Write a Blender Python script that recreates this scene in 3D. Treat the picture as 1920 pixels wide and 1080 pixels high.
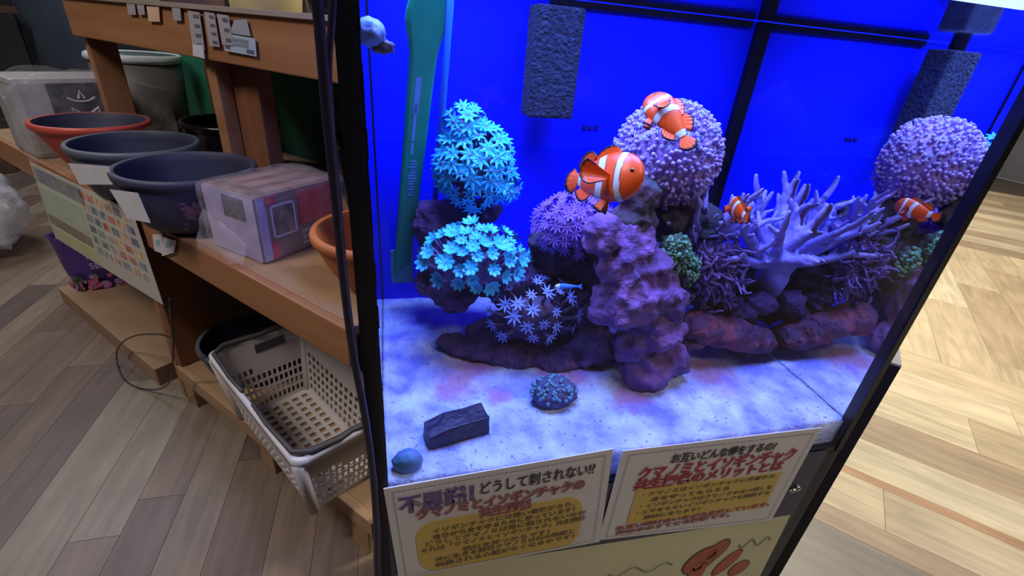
import bpy, bmesh, math, random
from mathutils import Vector, Matrix, noise
random.seed(7)
for o in list(bpy.data.objects): bpy.data.objects.remove(o)
SC = bpy.context.scene
COL = SC.collection
HC = 1.12                       # camera height above the floor
FPX = 880.0
# ---------------------------------------------------------------- camera
RT = Vector((0.96935184, -0.23203956, 0.08071339))
DN = Vector((-0.0398054, -0.47253389, -0.88041312))
FW = Vector((0.24243048, 0.85021725, -0.46728802))
cam = bpy.data.objects.new('camera', bpy.data.cameras.new('camera'))
COL.objects.link(cam)
cam.data.sensor_width = 36; cam.data.lens = FPX / 1920 * 36
cam.data.clip_start = 0.02; cam.data.clip_end = 60
M = Matrix((RT, -DN, -FW)).transposed().to_4x4(); M.translation = Vector((0, 0, HC))
cam.matrix_world = M
SC.camera = cam
CAM = Vector((0, 0, HC))
# ---------------------------------------------------------------- view, world, lights
SC.view_settings.view_transform = 'Standard'
SC.view_settings.look = 'None'
SC.view_settings.gamma = 1
SC.view_settings.exposure = 0.0
SC.cycles.transparent_max_bounces = 24
SC.cycles.max_bounces = 10
SC.cycles.caustics_reflective = False
SC.cycles.caustics_refractive = False
SC.cycles.sample_clamp_indirect = 4.0
w = bpy.data.worlds.new('world'); SC.world = w; w.use_nodes = True
w.node_tree.nodes['Background'].inputs[0].default_value = (0.84, 0.80, 0.82, 1)
w.node_tree.nodes['Background'].inputs[1].default_value = 0.34

def area(name, loc, target, sx, sy, power, col, parent=None):
    l = bpy.data.lights.new(name, 'AREA'); l.shape = 'RECTANGLE'; l.size = sx; l.size_y = sy
    l.energy = power; l.color = col
    o = bpy.data.objects.new(name, l); COL.objects.link(o)
    o.location = loc
    o.rotation_euler = (Vector(target) - Vector(loc)).to_track_quat('-Z', 'Y').to_euler()
    if parent: o.parent = parent
    return o
# unseen shop ceiling lamps, near left one added to brighten the shelf; fixtures further down
CEIL = [(2.6, 1.6, 2.85, 110, (1.0, 0.94, 0.80)), (1.6, -0.9, 2.85, 22, (1.0, 0.93, 0.82)), (-1.6, 0.2, 2.85, 42, (1.0, 0.91, 0.84)),
        (-2.4, 3.0, 2.85, 30, (0.9, 0.93, 1.0)), (4.8, 4.2, 2.85, 90, (1.0, 0.94, 0.80))]
for i, (x, y, z, p, c) in enumerate(CEIL):
    area('ceiling_lamp_light', (x, y, z - 0.03), (x, y, 0), 1.1, 0.25, p, c)
# aquarium lamp hanging over the water
TANK_LIGHT = [(0.08, 0.56, HC + 0.24, 0.16, 0.20, 5.6), (0.36, 0.50, HC + 0.24, 0.30, 0.20, 5.6)]
LAMP_COL = (0.22, 0.34, 1.0)
for x, y, z, sx, sy, p in TANK_LIGHT:
    area('aquarium_lamp_light', (x, y, z), (x, y, 0), sx, sy, p, LAMP_COL)

# ---------------------------------------------------------------- pixel helpers (ray through the photograph's pixel)
def ray(x, y): return (RT * (x - 960) + DN * (y - 540) + FW * FPX).normalized()
def aty(x, y, Y): v = ray(x, y); return CAM + v * (Y / v.y)
def atz(x, y, z): v = ray(x, y); return CAM + v * ((z - HC) / v.z)
def depth(p): return (Vector(p) - CAM).dot(FW)
def psz(px, p): return px * depth(p) / FPX
AZ = math.radians(-42.5)
DA = Vector((math.sin(AZ), math.cos(AZ), 0)); DB = Vector((math.cos(AZ), -math.sin(AZ), 0))
RS = math.radians(-47.5)        # shelf frame: local x = -A, local y = B
def P(a, b, z): v = DA * a + DB * b; return Vector((v.x, v.y, HC + z))
def atb(x, y, b): v = ray(x, y); return CAM + v * (b / v.dot(DB))

# ---------------------------------------------------------------- materials
MATS = {}
def nd(nt, t, **k):
    n = nt.nodes.new(t)
    for a, b in k.items(): setattr(n, a, b)
    return n
def mat(name, c1, rough=0.6, c2=None, scale=8.0, bump=0.0, bscale=None, metal=0.0, detail=4.0, spec=0.5, sss=0.0, stretch=(1, 1, 1), trans=0.0, coat=0.0, lo=0.35, hi=0.65):
    if name in MATS: return MATS[name]
    m = bpy.data.materials.new(name); m.use_nodes = True; nt = m.node_tree
    b = nt.nodes['Principled BSDF']
    b.inputs['Roughness'].default_value = rough; b.inputs['Metallic'].default_value = metal
    b.inputs['Specular IOR Level'].default_value = spec
    b.inputs['Coat Weight'].default_value = coat
    if trans: b.inputs['Transmission Weight'].default_value = trans
    if sss:
        b.inputs['Subsurface Weight'].default_value = sss; b.inputs['Subsurface Radius'].default_value = (0.01, 0.008, 0.01)
    tc = nd(nt, 'ShaderNodeTexCoord'); mp = nd(nt, 'ShaderNodeMapping'); mp.inputs['Scale'].default_value = stretch
    nt.links.new(tc.outputs['Object'], mp.inputs['Vector'])
    c2 = c2 or tuple(x * 0.88 for x in c1)
    n = nd(nt, 'ShaderNodeTexNoise'); n.inputs['Scale'].default_value = scale; n.inputs['Detail'].default_value = detail
    nt.links.new(mp.outputs[0], n.inputs['Vector'])
    r = nd(nt, 'ShaderNodeValToRGB'); r.color_ramp.elements[0].position = lo; r.color_ramp.elements[1].position = hi
    r.color_ramp.elements[0].color = (*c1, 1); r.color_ramp.elements[1].color = (*c2, 1)
    nt.links.new(n.outputs['Fac'], r.inputs[0]); nt.links.new(r.outputs[0], b.inputs['Base Color'])
    if bump:
        n2 = nd(nt, 'ShaderNodeTexNoise'); n2.inputs['Scale'].default_value = bscale or scale * 3; n2.inputs['Detail'].default_value = 5
        nt.links.new(mp.outputs[0], n2.inputs['Vector'])
        bp = nd(nt, 'ShaderNodeBump'); bp.inputs['Strength'].default_value = bump; bp.inputs['Distance'].default_value = 0.01
        nt.links.new(n2.outputs['Fac'], bp.inputs['Height']); nt.links.new(bp.outputs[0], b.inputs['Normal'])
    MATS[name] = m; return m
def mat_attr(name, rough=0.5, grain=False, spec=0.5, sss=0.0):
    """colour comes from the mesh's own colour attribute 'tone' (planks, fish bands)"""
    m = bpy.data.materials.new(name); m.use_nodes = True; nt = m.node_tree; b = nt.nodes['Principled BSDF']
    b.inputs['Roughness'].default_value = rough; b.inputs['Specular IOR Level'].default_value = spec
    if sss: b.inputs['Subsurface Weight'].default_value = sss; b.inputs['Subsurface Radius'].default_value = (0.004, 0.002, 0.001)
    a = nd(nt, 'ShaderNodeAttribute'); a.attribute_name = 'tone'
    if not grain:
        nt.links.new(a.outputs['Color'], b.inputs['Base Color']); return m
    uv = nd(nt, 'ShaderNodeUVMap'); mp = nd(nt, 'ShaderNodeMapping'); mp.inputs['Scale'].default_value = (2.2, 22, 1)
    nt.links.new(uv.outputs[0], mp.inputs['Vector'])
    n = nd(nt, 'ShaderNodeTexNoise'); n.inputs['Scale'].default_value = 1.6; n.inputs['Detail'].default_value = 7; n.inputs['Distortion'].default_value = 0.8
    nt.links.new(mp.outputs[0], n.inputs['Vector'])
    mp2 = nd(nt, 'ShaderNodeMapping'); mp2.inputs['Scale'].default_value = (3, 6, 1); nt.links.new(uv.outputs[0], mp2.inputs['Vector'])
    n2 = nd(nt, 'ShaderNodeTexNoise'); n2.inputs['Scale'].default_value = 1.5; n2.inputs['Detail'].default_value = 3
    nt.links.new(mp2.outputs[0], n2.inputs['Vector'])
    r = nd(nt, 'ShaderNodeMapRange'); r.inputs[1].default_value = 0.3; r.inputs[2].default_value = 0.7; r.inputs[3].default_value = 0.78; r.inputs[4].default_value = 1.12
    nt.links.new(n.outputs['Fac'], r.inputs[0])
    r2 = nd(nt, 'ShaderNodeMapRange'); r2.inputs[1].default_value = 0.3; r2.inputs[2].default_value = 0.7; r2.inputs[3].default_value = 0.85; r2.inputs[4].default_value = 1.1
    nt.links.new(n2.outputs['Fac'], r2.inputs[0])
    mu = nd(nt, 'ShaderNodeMath', operation='MULTIPLY'); nt.links.new(r.outputs[0], mu.inputs[0]); nt.links.new(r2.outputs[0], mu.inputs[1])
    vm = nd(nt, 'ShaderNodeVectorMath', operation='SCALE'); nt.links.new(a.outputs['Color'], vm.inputs[0]); nt.links.new(mu.outputs[0], vm.inputs['Scale'])
    nt.links.new(vm.outputs[0], b.inputs['Base Color'])
    return m
def mat_clear(name, ior=1.33, tint=(1, 1, 1), facing=None, rough=0.0):
    """clear surface: mirrors by its angle, lets the rest straight through"""
    m = bpy.data.materials.new(name); m.use_nodes = True; nt = m.node_tree; nt.nodes.remove(nt.nodes['Principled BSDF'])
    out = nt.nodes['Material Output']; t = nd(nt, 'ShaderNodeBsdfTransparent'); t.inputs[0].default_value = (*tint, 1)
    g = nd(nt, 'ShaderNodeBsdfGlossy'); g.inputs['Roughness'].default_value = rough; g.inputs['Color'].default_value = (0.95, 0.97, 1, 1)
    mx = nd(nt, 'ShaderNodeMixShader')
    if facing is None:
        f = nd(nt, 'ShaderNodeFresnel'); f.inputs['IOR'].default_value = ior; nt.links.new(f.outputs[0], mx.inputs[0])
    else:
        lw = nd(nt, 'ShaderNodeLayerWeight'); lw.inputs['Blend'].default_value = 0.5
        pw = nd(nt, 'ShaderNodeMath', operation='POWER'); pw.inputs[1].default_value = 4; nt.links.new(lw.outputs['Facing'], pw.inputs[0])
        ml = nd(nt, 'ShaderNodeMath', operation='MULTIPLY_ADD'); ml.inputs[1].default_value = facing[1]; ml.inputs[2].default_value = facing[0]
        nt.links.new(pw.outputs[0], ml.inputs[0]); nt.links.new(ml.outputs[0], mx.inputs[0])
    nt.links.new(t.outputs[0], mx.inputs[1]); nt.links.new(g.outputs[0], mx.inputs[2]); nt.links.new(mx.outputs[0], out.inputs[0])
    return m
def mat_film(name, col, alpha, rough=0.25, scale=20):
    """thin plastic film: part clear, part pale sheen, crinkled"""
    m = bpy.data.materials.new(name); m.use_nodes = True; nt = m.node_tree; b = nt.nodes['Principled BSDF']
    b.inputs['Base Color'].default_value = (*col, 1); b.inputs['Roughness'].default_value = rough
    n = nd(nt, 'ShaderNodeTexNoise'); n.inputs['Scale'].default_value = scale; n.inputs['Detail'].default_value = 5
    tc = nd(nt, 'ShaderNodeTexCoord'); nt.links.new(tc.outputs['Object'], n.inputs['Vector'])
    r = nd(nt, 'ShaderNodeMapRange'); r.inputs[1].default_value = 0.35; r.inputs[2].default_value = 0.7; r.inputs[3].default_value = alpha * 0.6; r.inputs[4].default_value = min(1, alpha * 1.5)
    nt.links.new(n.outputs['Fac'], r.inputs[0]); nt.links.new(r.outputs[0], b.inputs['Alpha'])
    bp = nd(nt, 'ShaderNodeBump'); bp.inputs['Strength'].default_value = 0.7; bp.inputs['Distance'].default_value = 0.01
    nt.links.new(n.outputs['Fac'], bp.inputs['Height']); nt.links.new(bp.outputs[0], b.inputs['Normal'])
    return m
def mat_emit(name, col, s):
    m = bpy.data.materials.new(name); m.use_nodes = True; b = m.node_tree.nodes['Principled BSDF']
    b.inputs['Emission Color'].default_value = (*col, 1); b.inputs['Emission Strength'].default_value = s
    return m

# ---------------------------------------------------------------- mesh helpers
def new_obj(name, bm, m, parent=None, smooth=False):
    me = bpy.data.meshes.new(name)
    bmesh.ops.recalc_face_normals(bm, faces=bm.faces)
    bm.to_mesh(me); bm.free()
    for x in (m if isinstance(m, (list, tuple)) else [m]): me.materials.append(x)
    if smooth:
        for p in me.polygons: p.use_smooth = True
    o = bpy.data.objects.new(name, me); COL.objects.link(o)
    if parent: o.parent = parent
    return o
def tag(o, label=None, cat=None, group=None, kind=None):
    if label: o['label'] = label
    if cat: o['category'] = cat
    if group: o['group'] = group
    if kind: o['kind'] = kind
    return o
def empty(name, loc=(0, 0, 0), rz=0.0, label=None, cat=None, group=None):
    o = bpy.data.objects.new(name, None); COL.objects.link(o); o.empty_display_size = 0.02
    o.location = loc; o.rotation_euler = (0, 0, rz)
    return tag(o, label, cat, group)
def box(bm, c, s, mi=0, rz=0.0, bev=0.0):
    r = bmesh.ops.create_cube(bm, size=1.0)['verts']
    bmesh.ops.scale(bm, vec=s, verts=r)
    if bev:
        es = list({e for v in r for e in v.link_edges})
        res = bmesh.ops.bevel(bm, geom=es, offset=bev, segments=2, affect='EDGES', profile=0.6)
        r = list({v for f in res['faces'] for v in f.verts} | {v for v in r if v.is_valid})
    if rz: bmesh.ops.rotate(bm, cent=(0, 0, 0), matrix=Matrix.Rotation(rz, 3, 'Z'), verts=r)
    bmesh.ops.translate(bm, vec=c, verts=r)
    for f in {f for v in r for f in v.link_faces}: f.material_index = mi
    return r
def bbox(bm, x0, x1, y0, y1, z0, z1, mi=0, bev=0.0):
    return box(bm, ((x0 + x1) / 2, (y0 + y1) / 2, (z0 + z1) / 2), (abs(x1 - x0), abs(y1 - y0), abs(z1 - z0)), mi, 0, bev)
def tube(bm, pts, rad, seg=8, mi=0, capr=True):
    pts = [Vector(p) for p in pts]; n = len(pts)
    rads = rad if isinstance(rad, (list, tuple)) else [rad] * n
    rings = []; up = Vector((0.13, 0.21, 0.97))
    for i, p in enumerate(pts):
        t = (pts[min(i + 1, n - 1)] - pts[max(i - 1, 0)]).normalized()
        a = t.cross(up)
        if a.length < 0.05: a = t.cross(Vector((1, 0, 0)))
        a.normalize(); b = t.cross(a)
        rings.append([bm.verts.new(p + (a * math.cos(2 * math.pi * k / seg) + b * math.sin(2 * math.pi * k / seg)) * rads[i]) for k in range(seg)])
    for i in range(n - 1):
        for k in range(seg):
            f = bm.faces.new((rings[i][k], rings[i][(k + 1) % seg], rings[i + 1][(k + 1) % seg], rings[i + 1][k])); f.material_index = mi
    if capr:
        for rg, sgn, i in ((rings[0], -1, 0), (rings[-1], 1, n - 1)):
            q = pts[1] - pts[0] if i == 0 else pts[-1] - pts[-2]
            c = bm.verts.new(pts[i] + q.normalized() * sgn * rads[i] * 0.6)
            for k in range(seg):
                f = bm.faces.new((rg[k], rg[(k + 1) % seg], c)); f.material_index = mi
def lathe(bm, prof, seg=48, mi=0, c=(0, 0, 0), closed=False):
    rings = []
    for r, z in prof:
        rings.append([bm.verts.new((c[0] + r * math.cos(2 * math.pi * k / seg), c[1] + r * math.sin(2 * math.pi * k / seg), c[2] + z)) for k in range(seg)] if r > 1e-6 else [bm.verts.new((c[0], c[1], c[2] + z))])
    for i in range(len(rings) - 1):
        A, B = rings[i], rings[i + 1]
        for k in range(seg):
            if len(A) == 1 and len(B) == 1: continue
            if len(A) == 1: f = bm.faces.new((A[0], B[(k + 1) % seg], B[k]))
            elif len(B) == 1: f = bm.faces.new((A[k], A[(k + 1) % seg], B[0]))
            else: f = bm.faces.new((A[k], A[(k + 1) % seg], B[(k + 1) % seg], B[k]))
            f.material_index = mi
def blob(bm, c, r, sub=3, amp=0.18, freq=2.5, seed=0.0, mi=0, up=None):
    r = Vector(r) if isinstance(r, (list, tuple, Vector)) else Vector((r, r, r))
    vs = bmesh.ops.create_icosphere(bm, subdivisions=sub, radius=1.0)['verts']
    for v in vs:
        n = v.co.normalized()
        d = noise.noise(n * freq + Vector((seed, seed * 1.7, -seed))) + 0.5 * noise.noise(n * freq * 2.3 + Vector((seed * 3, 0, seed)))
        v.co = Vector((n.x * r.x, n.y * r.y, n.z * r.z)) * (1 + amp * d) + Vector(c)
    for f in {f for v in vs for f in v.link_faces}: f.material_index = mi
    return vs
def remesh(o, voxel, disp=0.0, dsize=0.02, smooth=True, tex='CLOUDS'):
    m = o.modifiers.new('merge', 'REMESH'); m.mode = 'VOXEL'; m.voxel_size = voxel; m.use_smooth_shade = smooth
    if disp:
        t = bpy.data.textures.new('bumps', tex); t.noise_scale = dsize
        d = o.modifiers.new('rough', 'DISPLACE'); d.texture = t; d.strength = disp; d.mid_level = 0.5
        d.texture_coords = 'GLOBAL'
def grid_plane(bm, p00, p10, p01, p11, nu, nv, fn=None, mi=0):
    vs = [[None] * (nv + 1) for _ in range(nu + 1)]
    for i in range(nu + 1):
        for j in range(nv + 1):
            s, t = i / nu, j / nv
            p = Vector(p00) * (1 - s) * (1 - t) + Vector(p10) * s * (1 - t) + Vector(p01) * (1 - s) * t + Vector(p11) * s * t
            if fn: p = fn(p, s, t)
            vs[i][j] = bm.verts.new(p)
    for i in range(nu):
        for j in range(nv):
            bm.faces.new((vs[i][j], vs[i + 1][j], vs[i + 1][j + 1], vs[i][j + 1])).material_index = mi
    return vs
def text(name, s, size, m, parent, loc, rot=(math.pi / 2, 0, 0), align='LEFT', ext=0.0003, sx=1.0, shear=0.0, bold=0.0):
    c = bpy.data.curves.new(name, 'FONT'); c.body = s; c.size = size; c.align_x = align; c.extrude = ext; c.shear = shear; c.offset = bold
    c.resolution_u = 3
    f = bpy.data.objects.new(name + '_curve', c); COL.objects.link(f); bpy.context.view_layer.update()
    me = bpy.data.meshes.new_from_object(f.evaluated_get(bpy.context.evaluated_depsgraph_get())); bpy.data.objects.remove(f); bpy.data.curves.remove(c)
    me.name = name; me.materials.clear(); me.materials.append(m)
    o = bpy.data.objects.new(name, me); COL.objects.link(o); o.parent = parent
    o.location = loc; o.rotation_euler = rot; o.scale = (sx, 1, 1); return o

# ---------------------------------------------------------------- shared materials
WOOD = mat('warm_pine', (0.37, 0.175, 0.078), 0.5, (0.28, 0.125, 0.052), 3, 0.05, 60, stretch=(0.35, 6, 6))
WOOD2 = mat('pale_pine', (0.40, 0.25, 0.14), 0.55, (0.30, 0.18, 0.10), 3, 0.08, 60, stretch=(0.35, 6, 6))
WOOD_SHADE = mat('shaded_pine', (0.24, 0.095, 0.045), 0.55, (0.17, 0.065, 0.03), 3, 0.05, 60, stretch=(6, 6, 0.5))  # side faces of the posts: same pine, shade put into the colour
BLACK = mat('black_silicone', (0.002, 0.002, 0.012), 0.35, (0.001, 0.001, 0.006), 20)
PAPER = mat('laminated_paper', (0.80, 0.78, 0.82), 0.35, (0.74, 0.72, 0.77), 6)
CREAM = mat('cream_paper', (0.74, 0.71, 0.45), 0.4, (0.68, 0.65, 0.41), 6)
INK = mat('black_ink', (0.06, 0.05, 0.07), 0.6)
WHITEP = mat('white_card', (0.62, 0.62, 0.68), 0.5, (0.55, 0.55, 0.62), 12)

# ================================================================ the room
def floor():
    bm = bmesh.new(); uvl = bm.loops.layers.uv.new('UVMap'); col = bm.loops.layers.float_color.new('tone')
    def quad(pts, uvs, c):
        f = bm.faces.new([bm.verts.new((p[0], p[1], 0)) for p in pts])
        for l, u in zip(f.loops, uvs): l[uvl].uv = u; l[col] = (*c, 1)
    rnd = random.Random(11)
    def planks(org, d, n, L, W, width, plen, pal, jit=0.4, clip=None):
        """rows of planks running along d, stacked along n"""
        d = Vector(d); n = Vector(n); org = Vector(org); k = 0; y = 0.0
        while y < W - 1e-6:
            wdt = width[k % len(width)] if isinstance(width, list) else width
            wdt = min(wdt, W - y); x = -rnd.random() * plen; k += 1
            while x < L:
                x2 = x + plen * rnd.uniform(1 - jit, 1 + jit); a = max(x, 0); b = min(x2, L)
                c = rnd.choice(pal); q = rnd.uniform(0.88, 1.1); c = tuple(v * q for v in c)
                if b > a:
                    g = 0.0005
                    ps = [org + d * (a + g) + n * (y + g), org + d * (b - g) + n * (y + g), org + d * (b - g) + n * (y + wdt - g), org + d * (a + g) + n * (y + wdt - g)]
                    o = rnd.random() * 50
                    quad([(p.x, p.y) for p in ps], [(a + o, y + o), (b + o, y + o), (b + o, y + wdt + o), (a + o, y + wdt + o)], c)
                x = x2
            y += wdt
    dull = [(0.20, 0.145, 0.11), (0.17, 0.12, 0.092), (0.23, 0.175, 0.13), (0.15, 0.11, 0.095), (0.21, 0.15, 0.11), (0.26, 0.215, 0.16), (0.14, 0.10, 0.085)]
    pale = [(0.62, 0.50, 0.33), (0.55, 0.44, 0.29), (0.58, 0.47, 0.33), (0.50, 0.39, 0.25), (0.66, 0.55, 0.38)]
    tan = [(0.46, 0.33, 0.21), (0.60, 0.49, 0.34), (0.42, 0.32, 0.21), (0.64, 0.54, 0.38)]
    # left of the tank: planks running away from the camera
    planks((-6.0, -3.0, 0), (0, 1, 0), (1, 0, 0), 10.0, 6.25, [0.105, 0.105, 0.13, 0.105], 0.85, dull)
    # right of the tank, seen in the shelf's frame (a backwards, b away)
    def q(a, b): v = DA * a + DB * b; return (v.x, v.y, 0)
    XS = 0.25
    # near plain strip, then planks along A, blocks along B, then A again
    def strip(b0, b1, c=None, pal=None, plen=1.1, a1=1.6, a0=-4.5):
        if c: planks(q(a0, b0), DA, DB, a1 - a0, b1 - b0, b1 - b0, 30, [c], 0.01)
        else: planks(q(a0, b0), DA, DB, a1 - a0, b1 - b0, b1 - b0, plen, pal)
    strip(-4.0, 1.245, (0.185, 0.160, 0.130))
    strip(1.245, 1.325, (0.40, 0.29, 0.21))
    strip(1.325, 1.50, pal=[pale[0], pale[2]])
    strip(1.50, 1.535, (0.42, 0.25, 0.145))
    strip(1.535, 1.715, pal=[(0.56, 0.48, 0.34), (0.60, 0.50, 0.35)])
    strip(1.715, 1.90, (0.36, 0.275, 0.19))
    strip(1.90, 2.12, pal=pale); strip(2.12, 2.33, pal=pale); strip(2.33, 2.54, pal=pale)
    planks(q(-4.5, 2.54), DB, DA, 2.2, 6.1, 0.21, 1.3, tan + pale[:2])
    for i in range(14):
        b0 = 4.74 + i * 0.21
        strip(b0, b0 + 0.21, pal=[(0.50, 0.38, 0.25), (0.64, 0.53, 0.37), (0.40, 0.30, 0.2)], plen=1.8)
    # drop the A/B planks that fall on the left region
    bmesh.ops.bisect_plane(bm, geom=list(bm.verts) + list(bm.edges) + list(bm.faces), plane_co=(XS, 0, 0), plane_no=(1, 0, 0))
    kill = []
    for f in bm.faces:
        c = f.calc_center_median(); d = (f.loops[0].link_loop_next.vert.co - f.loops[0].vert.co)
        straight = all(abs(e.verts[0].co.x - e.verts[1].co.x) < 1e-5 or abs(e.verts[0].co.y - e.verts[1].co.y) < 1e-5 for e in f.edges)
        if (c.x < XS) != straight: kill.append(f)
    bmesh.ops.delete(bm, geom=kill, context='FACES')
    f0 = bm.faces.new([bm.verts.new(p) for p in ((-7, -5, -0.004), (8, -5, -0.004), (8, 9, -0.004), (-7, 9, -0.004))])
    for l in f0.loops: l[col] = (0.10, 0.075, 0.06, 1); l[uvl].uv = (0, 0)
    o = new_obj('floor', bm, mat_attr('plank_floor', 0.42, grain=True, spec=0.4)); tag(o, kind='structure')
    for p in o.data.polygons:
        if p.normal.z < 0: p.flip()
floor()
def room():
    WALL = mat('shop_wall', (0.16, 0.16, 0.19), 0.8, (0.12, 0.12, 0.15), 2)
    for nm, x0, x1, y0, y1 in (('wall_back', -7, 8, 8.9, 9.0), ('wall_left', -7.1, -7, -5, 9), ('wall_right', 8, 8.1, -5, 9), ('wall_front', -7, 8, -5.1, -5)):
        bm = bmesh.new(); bbox(bm, x0, x1, y0, y1, 0, 3.0); tag(new_obj(nm, bm, WALL), kind='structure')
    bm = bmesh.new(); bbox(bm, -7, 8, -5, 9, 3.0, 3.1)
    tag(new_obj('ceiling', bm, mat('ceiling_board', (0.6, 0.6, 0.58), 0.8)), kind='structure')
room()
for i, (x, y, z, p, c) in enumerate(CEIL):
    t = empty('ceiling_lamp', (x, y, 2.90), 0, 'long white ceiling lamp ' + ('over the pale planks right of the aquarium', 'over the aisle in front of the aquarium', 'added over the grey-brown planks to brighten the display shelf', 'over the far end of the display shelf', 'over the far right end of the shop')[i], 'ceiling lamp', 'ceiling lamps of the shop')
    bm = bmesh.new(); bbox(bm, -0.6, 0.6, -0.15, 0.15, 0.0, 0.1, 0, 0.01); new_obj('housing', bm, mat('lamp_housing', (0.6, 0.6, 0.6), 0.5), t)
    bm = bmesh.new(); bbox(bm, -0.56, 0.56, -0.12, 0.12, -0.006, 0.0); new_obj('diffuser', bm, mat_emit('lamp_diffuser', c, 3.0), t)

# ================================================================ shelf unit (stands obliquely behind the tank's left side)
def SL(a, b, z): return (-a, b, HC + z)
def shelf():
    t = empty('wooden_display_shelf', (0, 0, 0), RS, 'stepped orange-brown wooden display shelf holding bowls left of the tank', 'shelf')
    def bx(name, a0, a1, b0, b1, z0, z1, m=WOOD, bev=0.003):
        bm = bmesh.new(); bbox(bm, -a1, -a0, b0, b1, HC + z0, HC + z1, 0, bev); return new_obj(name, bm, m, t)
    A0, A1 = 0.575, 2.62
    # middle bench: board and front rail
    bx('shelf_board', A0, A1, 0.436, 1.06, -0.477, -0.457, WOOD2)
    bx('front_rail', A0, A1, 0.416, 0.436, -0.535, -0.455, WOOD)
    # low board
    bx('shelf_board', A0, 1.46, 0.452, 1.02, -1.002, -0.982, WOOD2)
    bx('front_rail', A0, 1.46, 0.430, 0.452, -1.03, -0.98, WOOD2)
    for a in (0.60, 0.98, 1.40): bx('foot', a, a + 0.06, 0.436, 0.50, -1.12, -1.03, WOOD2)
    for a in (0.60, 1.40): bx('foot', a, a + 0.06, 0.95, 1.01, -1.12, -1.002, WOOD2)
    # bench posts
    bx('post', 1.44, 1.475, 0.438, 0.56, -0.98, -0.477, WOOD_SHADE)
    bx('post', 1.475, 1.50, 0.438, 0.475, -1.12, -0.477, WOOD)
    bx('post', 2.56, 2.62, 0.57, 0.63, -1.12, -0.477, WOOD)
    bx('post', 2.56, 2.62, 0.98, 1.04, -1.12, -0.477, WOOD)
    bx('post', 0.575, 0.635, 0.98, 1.04, -1.12, -0.477, WOOD)
    # upper step, set back
    bx('front_rail', 0.575, 2.02, 0.600, 0.622, -0.098, 0.008, WOOD)
    bx('shelf_board', 0.575, 2.02, 0.622, 1.06, -0.03, -0.008, WOOD2)
    bx('post', 1.262, 1.302, 0.624, 0.660, -0.457, -0.03, WOOD)
    bx('post', 1.155, 1.262, 0.66, 0.70, -0.457, -0.03, WOOD_SHADE)
    bx('post', 1.995, 2.025, 0.624, 0.70, -0.457, -0.03, WOOD)
    bx('post', 0.58, 0.62, 0.80, 0.88, -0.457, -0.03, WOOD)
    bx('post', 1.94, 2.02, 0.96, 1.02, -0.457, -0.03, WOOD)
    # green back board
    bx('back_panel', 0.575, 2.62, 1.06, 1.075, -1.12, -0.03, mat('green_board', (0.008, 0.20, 0.085), 0.6, (0.006, 0.10, 0.07), 3))
    bx('price_rail', 0.575, 2.02, 0.592, 0.600, 0.001, 0.011, mat('clear_rail', (0.34, 0.28, 0.25), 0.3), 0.001)
shelf()
def shelf_thing(name, a, b, z, label, cat, group=None, rz=0.0):
    p = P(a, b, z); return empty(name, p, RS + rz, label, cat, group)

# ---------------------------------------------------------------- bowls
def bowl(a, b, z, R, H, mo, mi_, label, foot=0.55, belly=0.35, lip=0.008, th=0.009, group=None, rimh=0.022):
    t = shelf_thing('plant_bowl', a, b, z, label, 'bowl', group)
    bm = bmesh.new()
    out = [(0, 0), (R * foot * 0.9, 0), (R * foot, 0.004)]
    for k in range(1, 10):
        s = k / 10; out.append((R * (foot + (1 - foot) * (s ** (1 - belly * 1.2))), 0.004 + (H - rimh) * s))
    out += [(R * 0.985, H - rimh), (R + lip * 0.6, H - rimh * 0.8), (R + lip * 0.8, H - rimh * 0.3), (R + lip * 0.4, H), (R - th * 0.6, H - 0.001)]
    nout = len(out) - 1
    inn = [(R - th, H - 0.006)] + [(max(0, R * (foot + (1 - foot) * ((k / 10) ** (1 - belly * 1.2))) - th), 0.012 + (H - rimh) * (k / 10)) for k in range(9, -1, -1)] + [(0, 0.012)]
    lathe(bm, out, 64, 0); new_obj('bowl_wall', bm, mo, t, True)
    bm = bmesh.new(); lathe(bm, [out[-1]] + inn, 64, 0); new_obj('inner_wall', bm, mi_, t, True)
    return t
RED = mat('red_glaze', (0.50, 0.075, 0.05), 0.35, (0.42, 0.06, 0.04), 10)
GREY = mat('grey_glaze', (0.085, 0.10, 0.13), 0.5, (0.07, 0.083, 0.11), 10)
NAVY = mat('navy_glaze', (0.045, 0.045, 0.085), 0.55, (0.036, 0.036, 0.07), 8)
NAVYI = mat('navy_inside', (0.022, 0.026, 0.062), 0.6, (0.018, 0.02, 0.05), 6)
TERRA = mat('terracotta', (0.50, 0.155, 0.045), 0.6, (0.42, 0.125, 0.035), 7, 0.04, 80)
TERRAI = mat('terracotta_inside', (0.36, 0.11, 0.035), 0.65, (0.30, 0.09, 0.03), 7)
GLOSSB = mat('black_glaze', (0.008, 0.008, 0.014), 0.15)
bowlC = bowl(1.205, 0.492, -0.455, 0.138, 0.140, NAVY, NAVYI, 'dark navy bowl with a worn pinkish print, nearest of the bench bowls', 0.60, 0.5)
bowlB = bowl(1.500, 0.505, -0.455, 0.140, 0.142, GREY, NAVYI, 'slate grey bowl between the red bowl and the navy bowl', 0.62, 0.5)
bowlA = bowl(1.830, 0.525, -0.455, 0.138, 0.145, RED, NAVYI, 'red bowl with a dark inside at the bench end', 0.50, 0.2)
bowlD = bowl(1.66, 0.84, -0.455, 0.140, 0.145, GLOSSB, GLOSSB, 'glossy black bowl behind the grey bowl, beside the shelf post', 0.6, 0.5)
bowlE = bowl(0.66, 0.572, -0.455, 0.118, 0.118, TERRA, TERRAI, 'orange terracotta bowl on the bench behind the tank edge', 0.45, 0.4)
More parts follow.
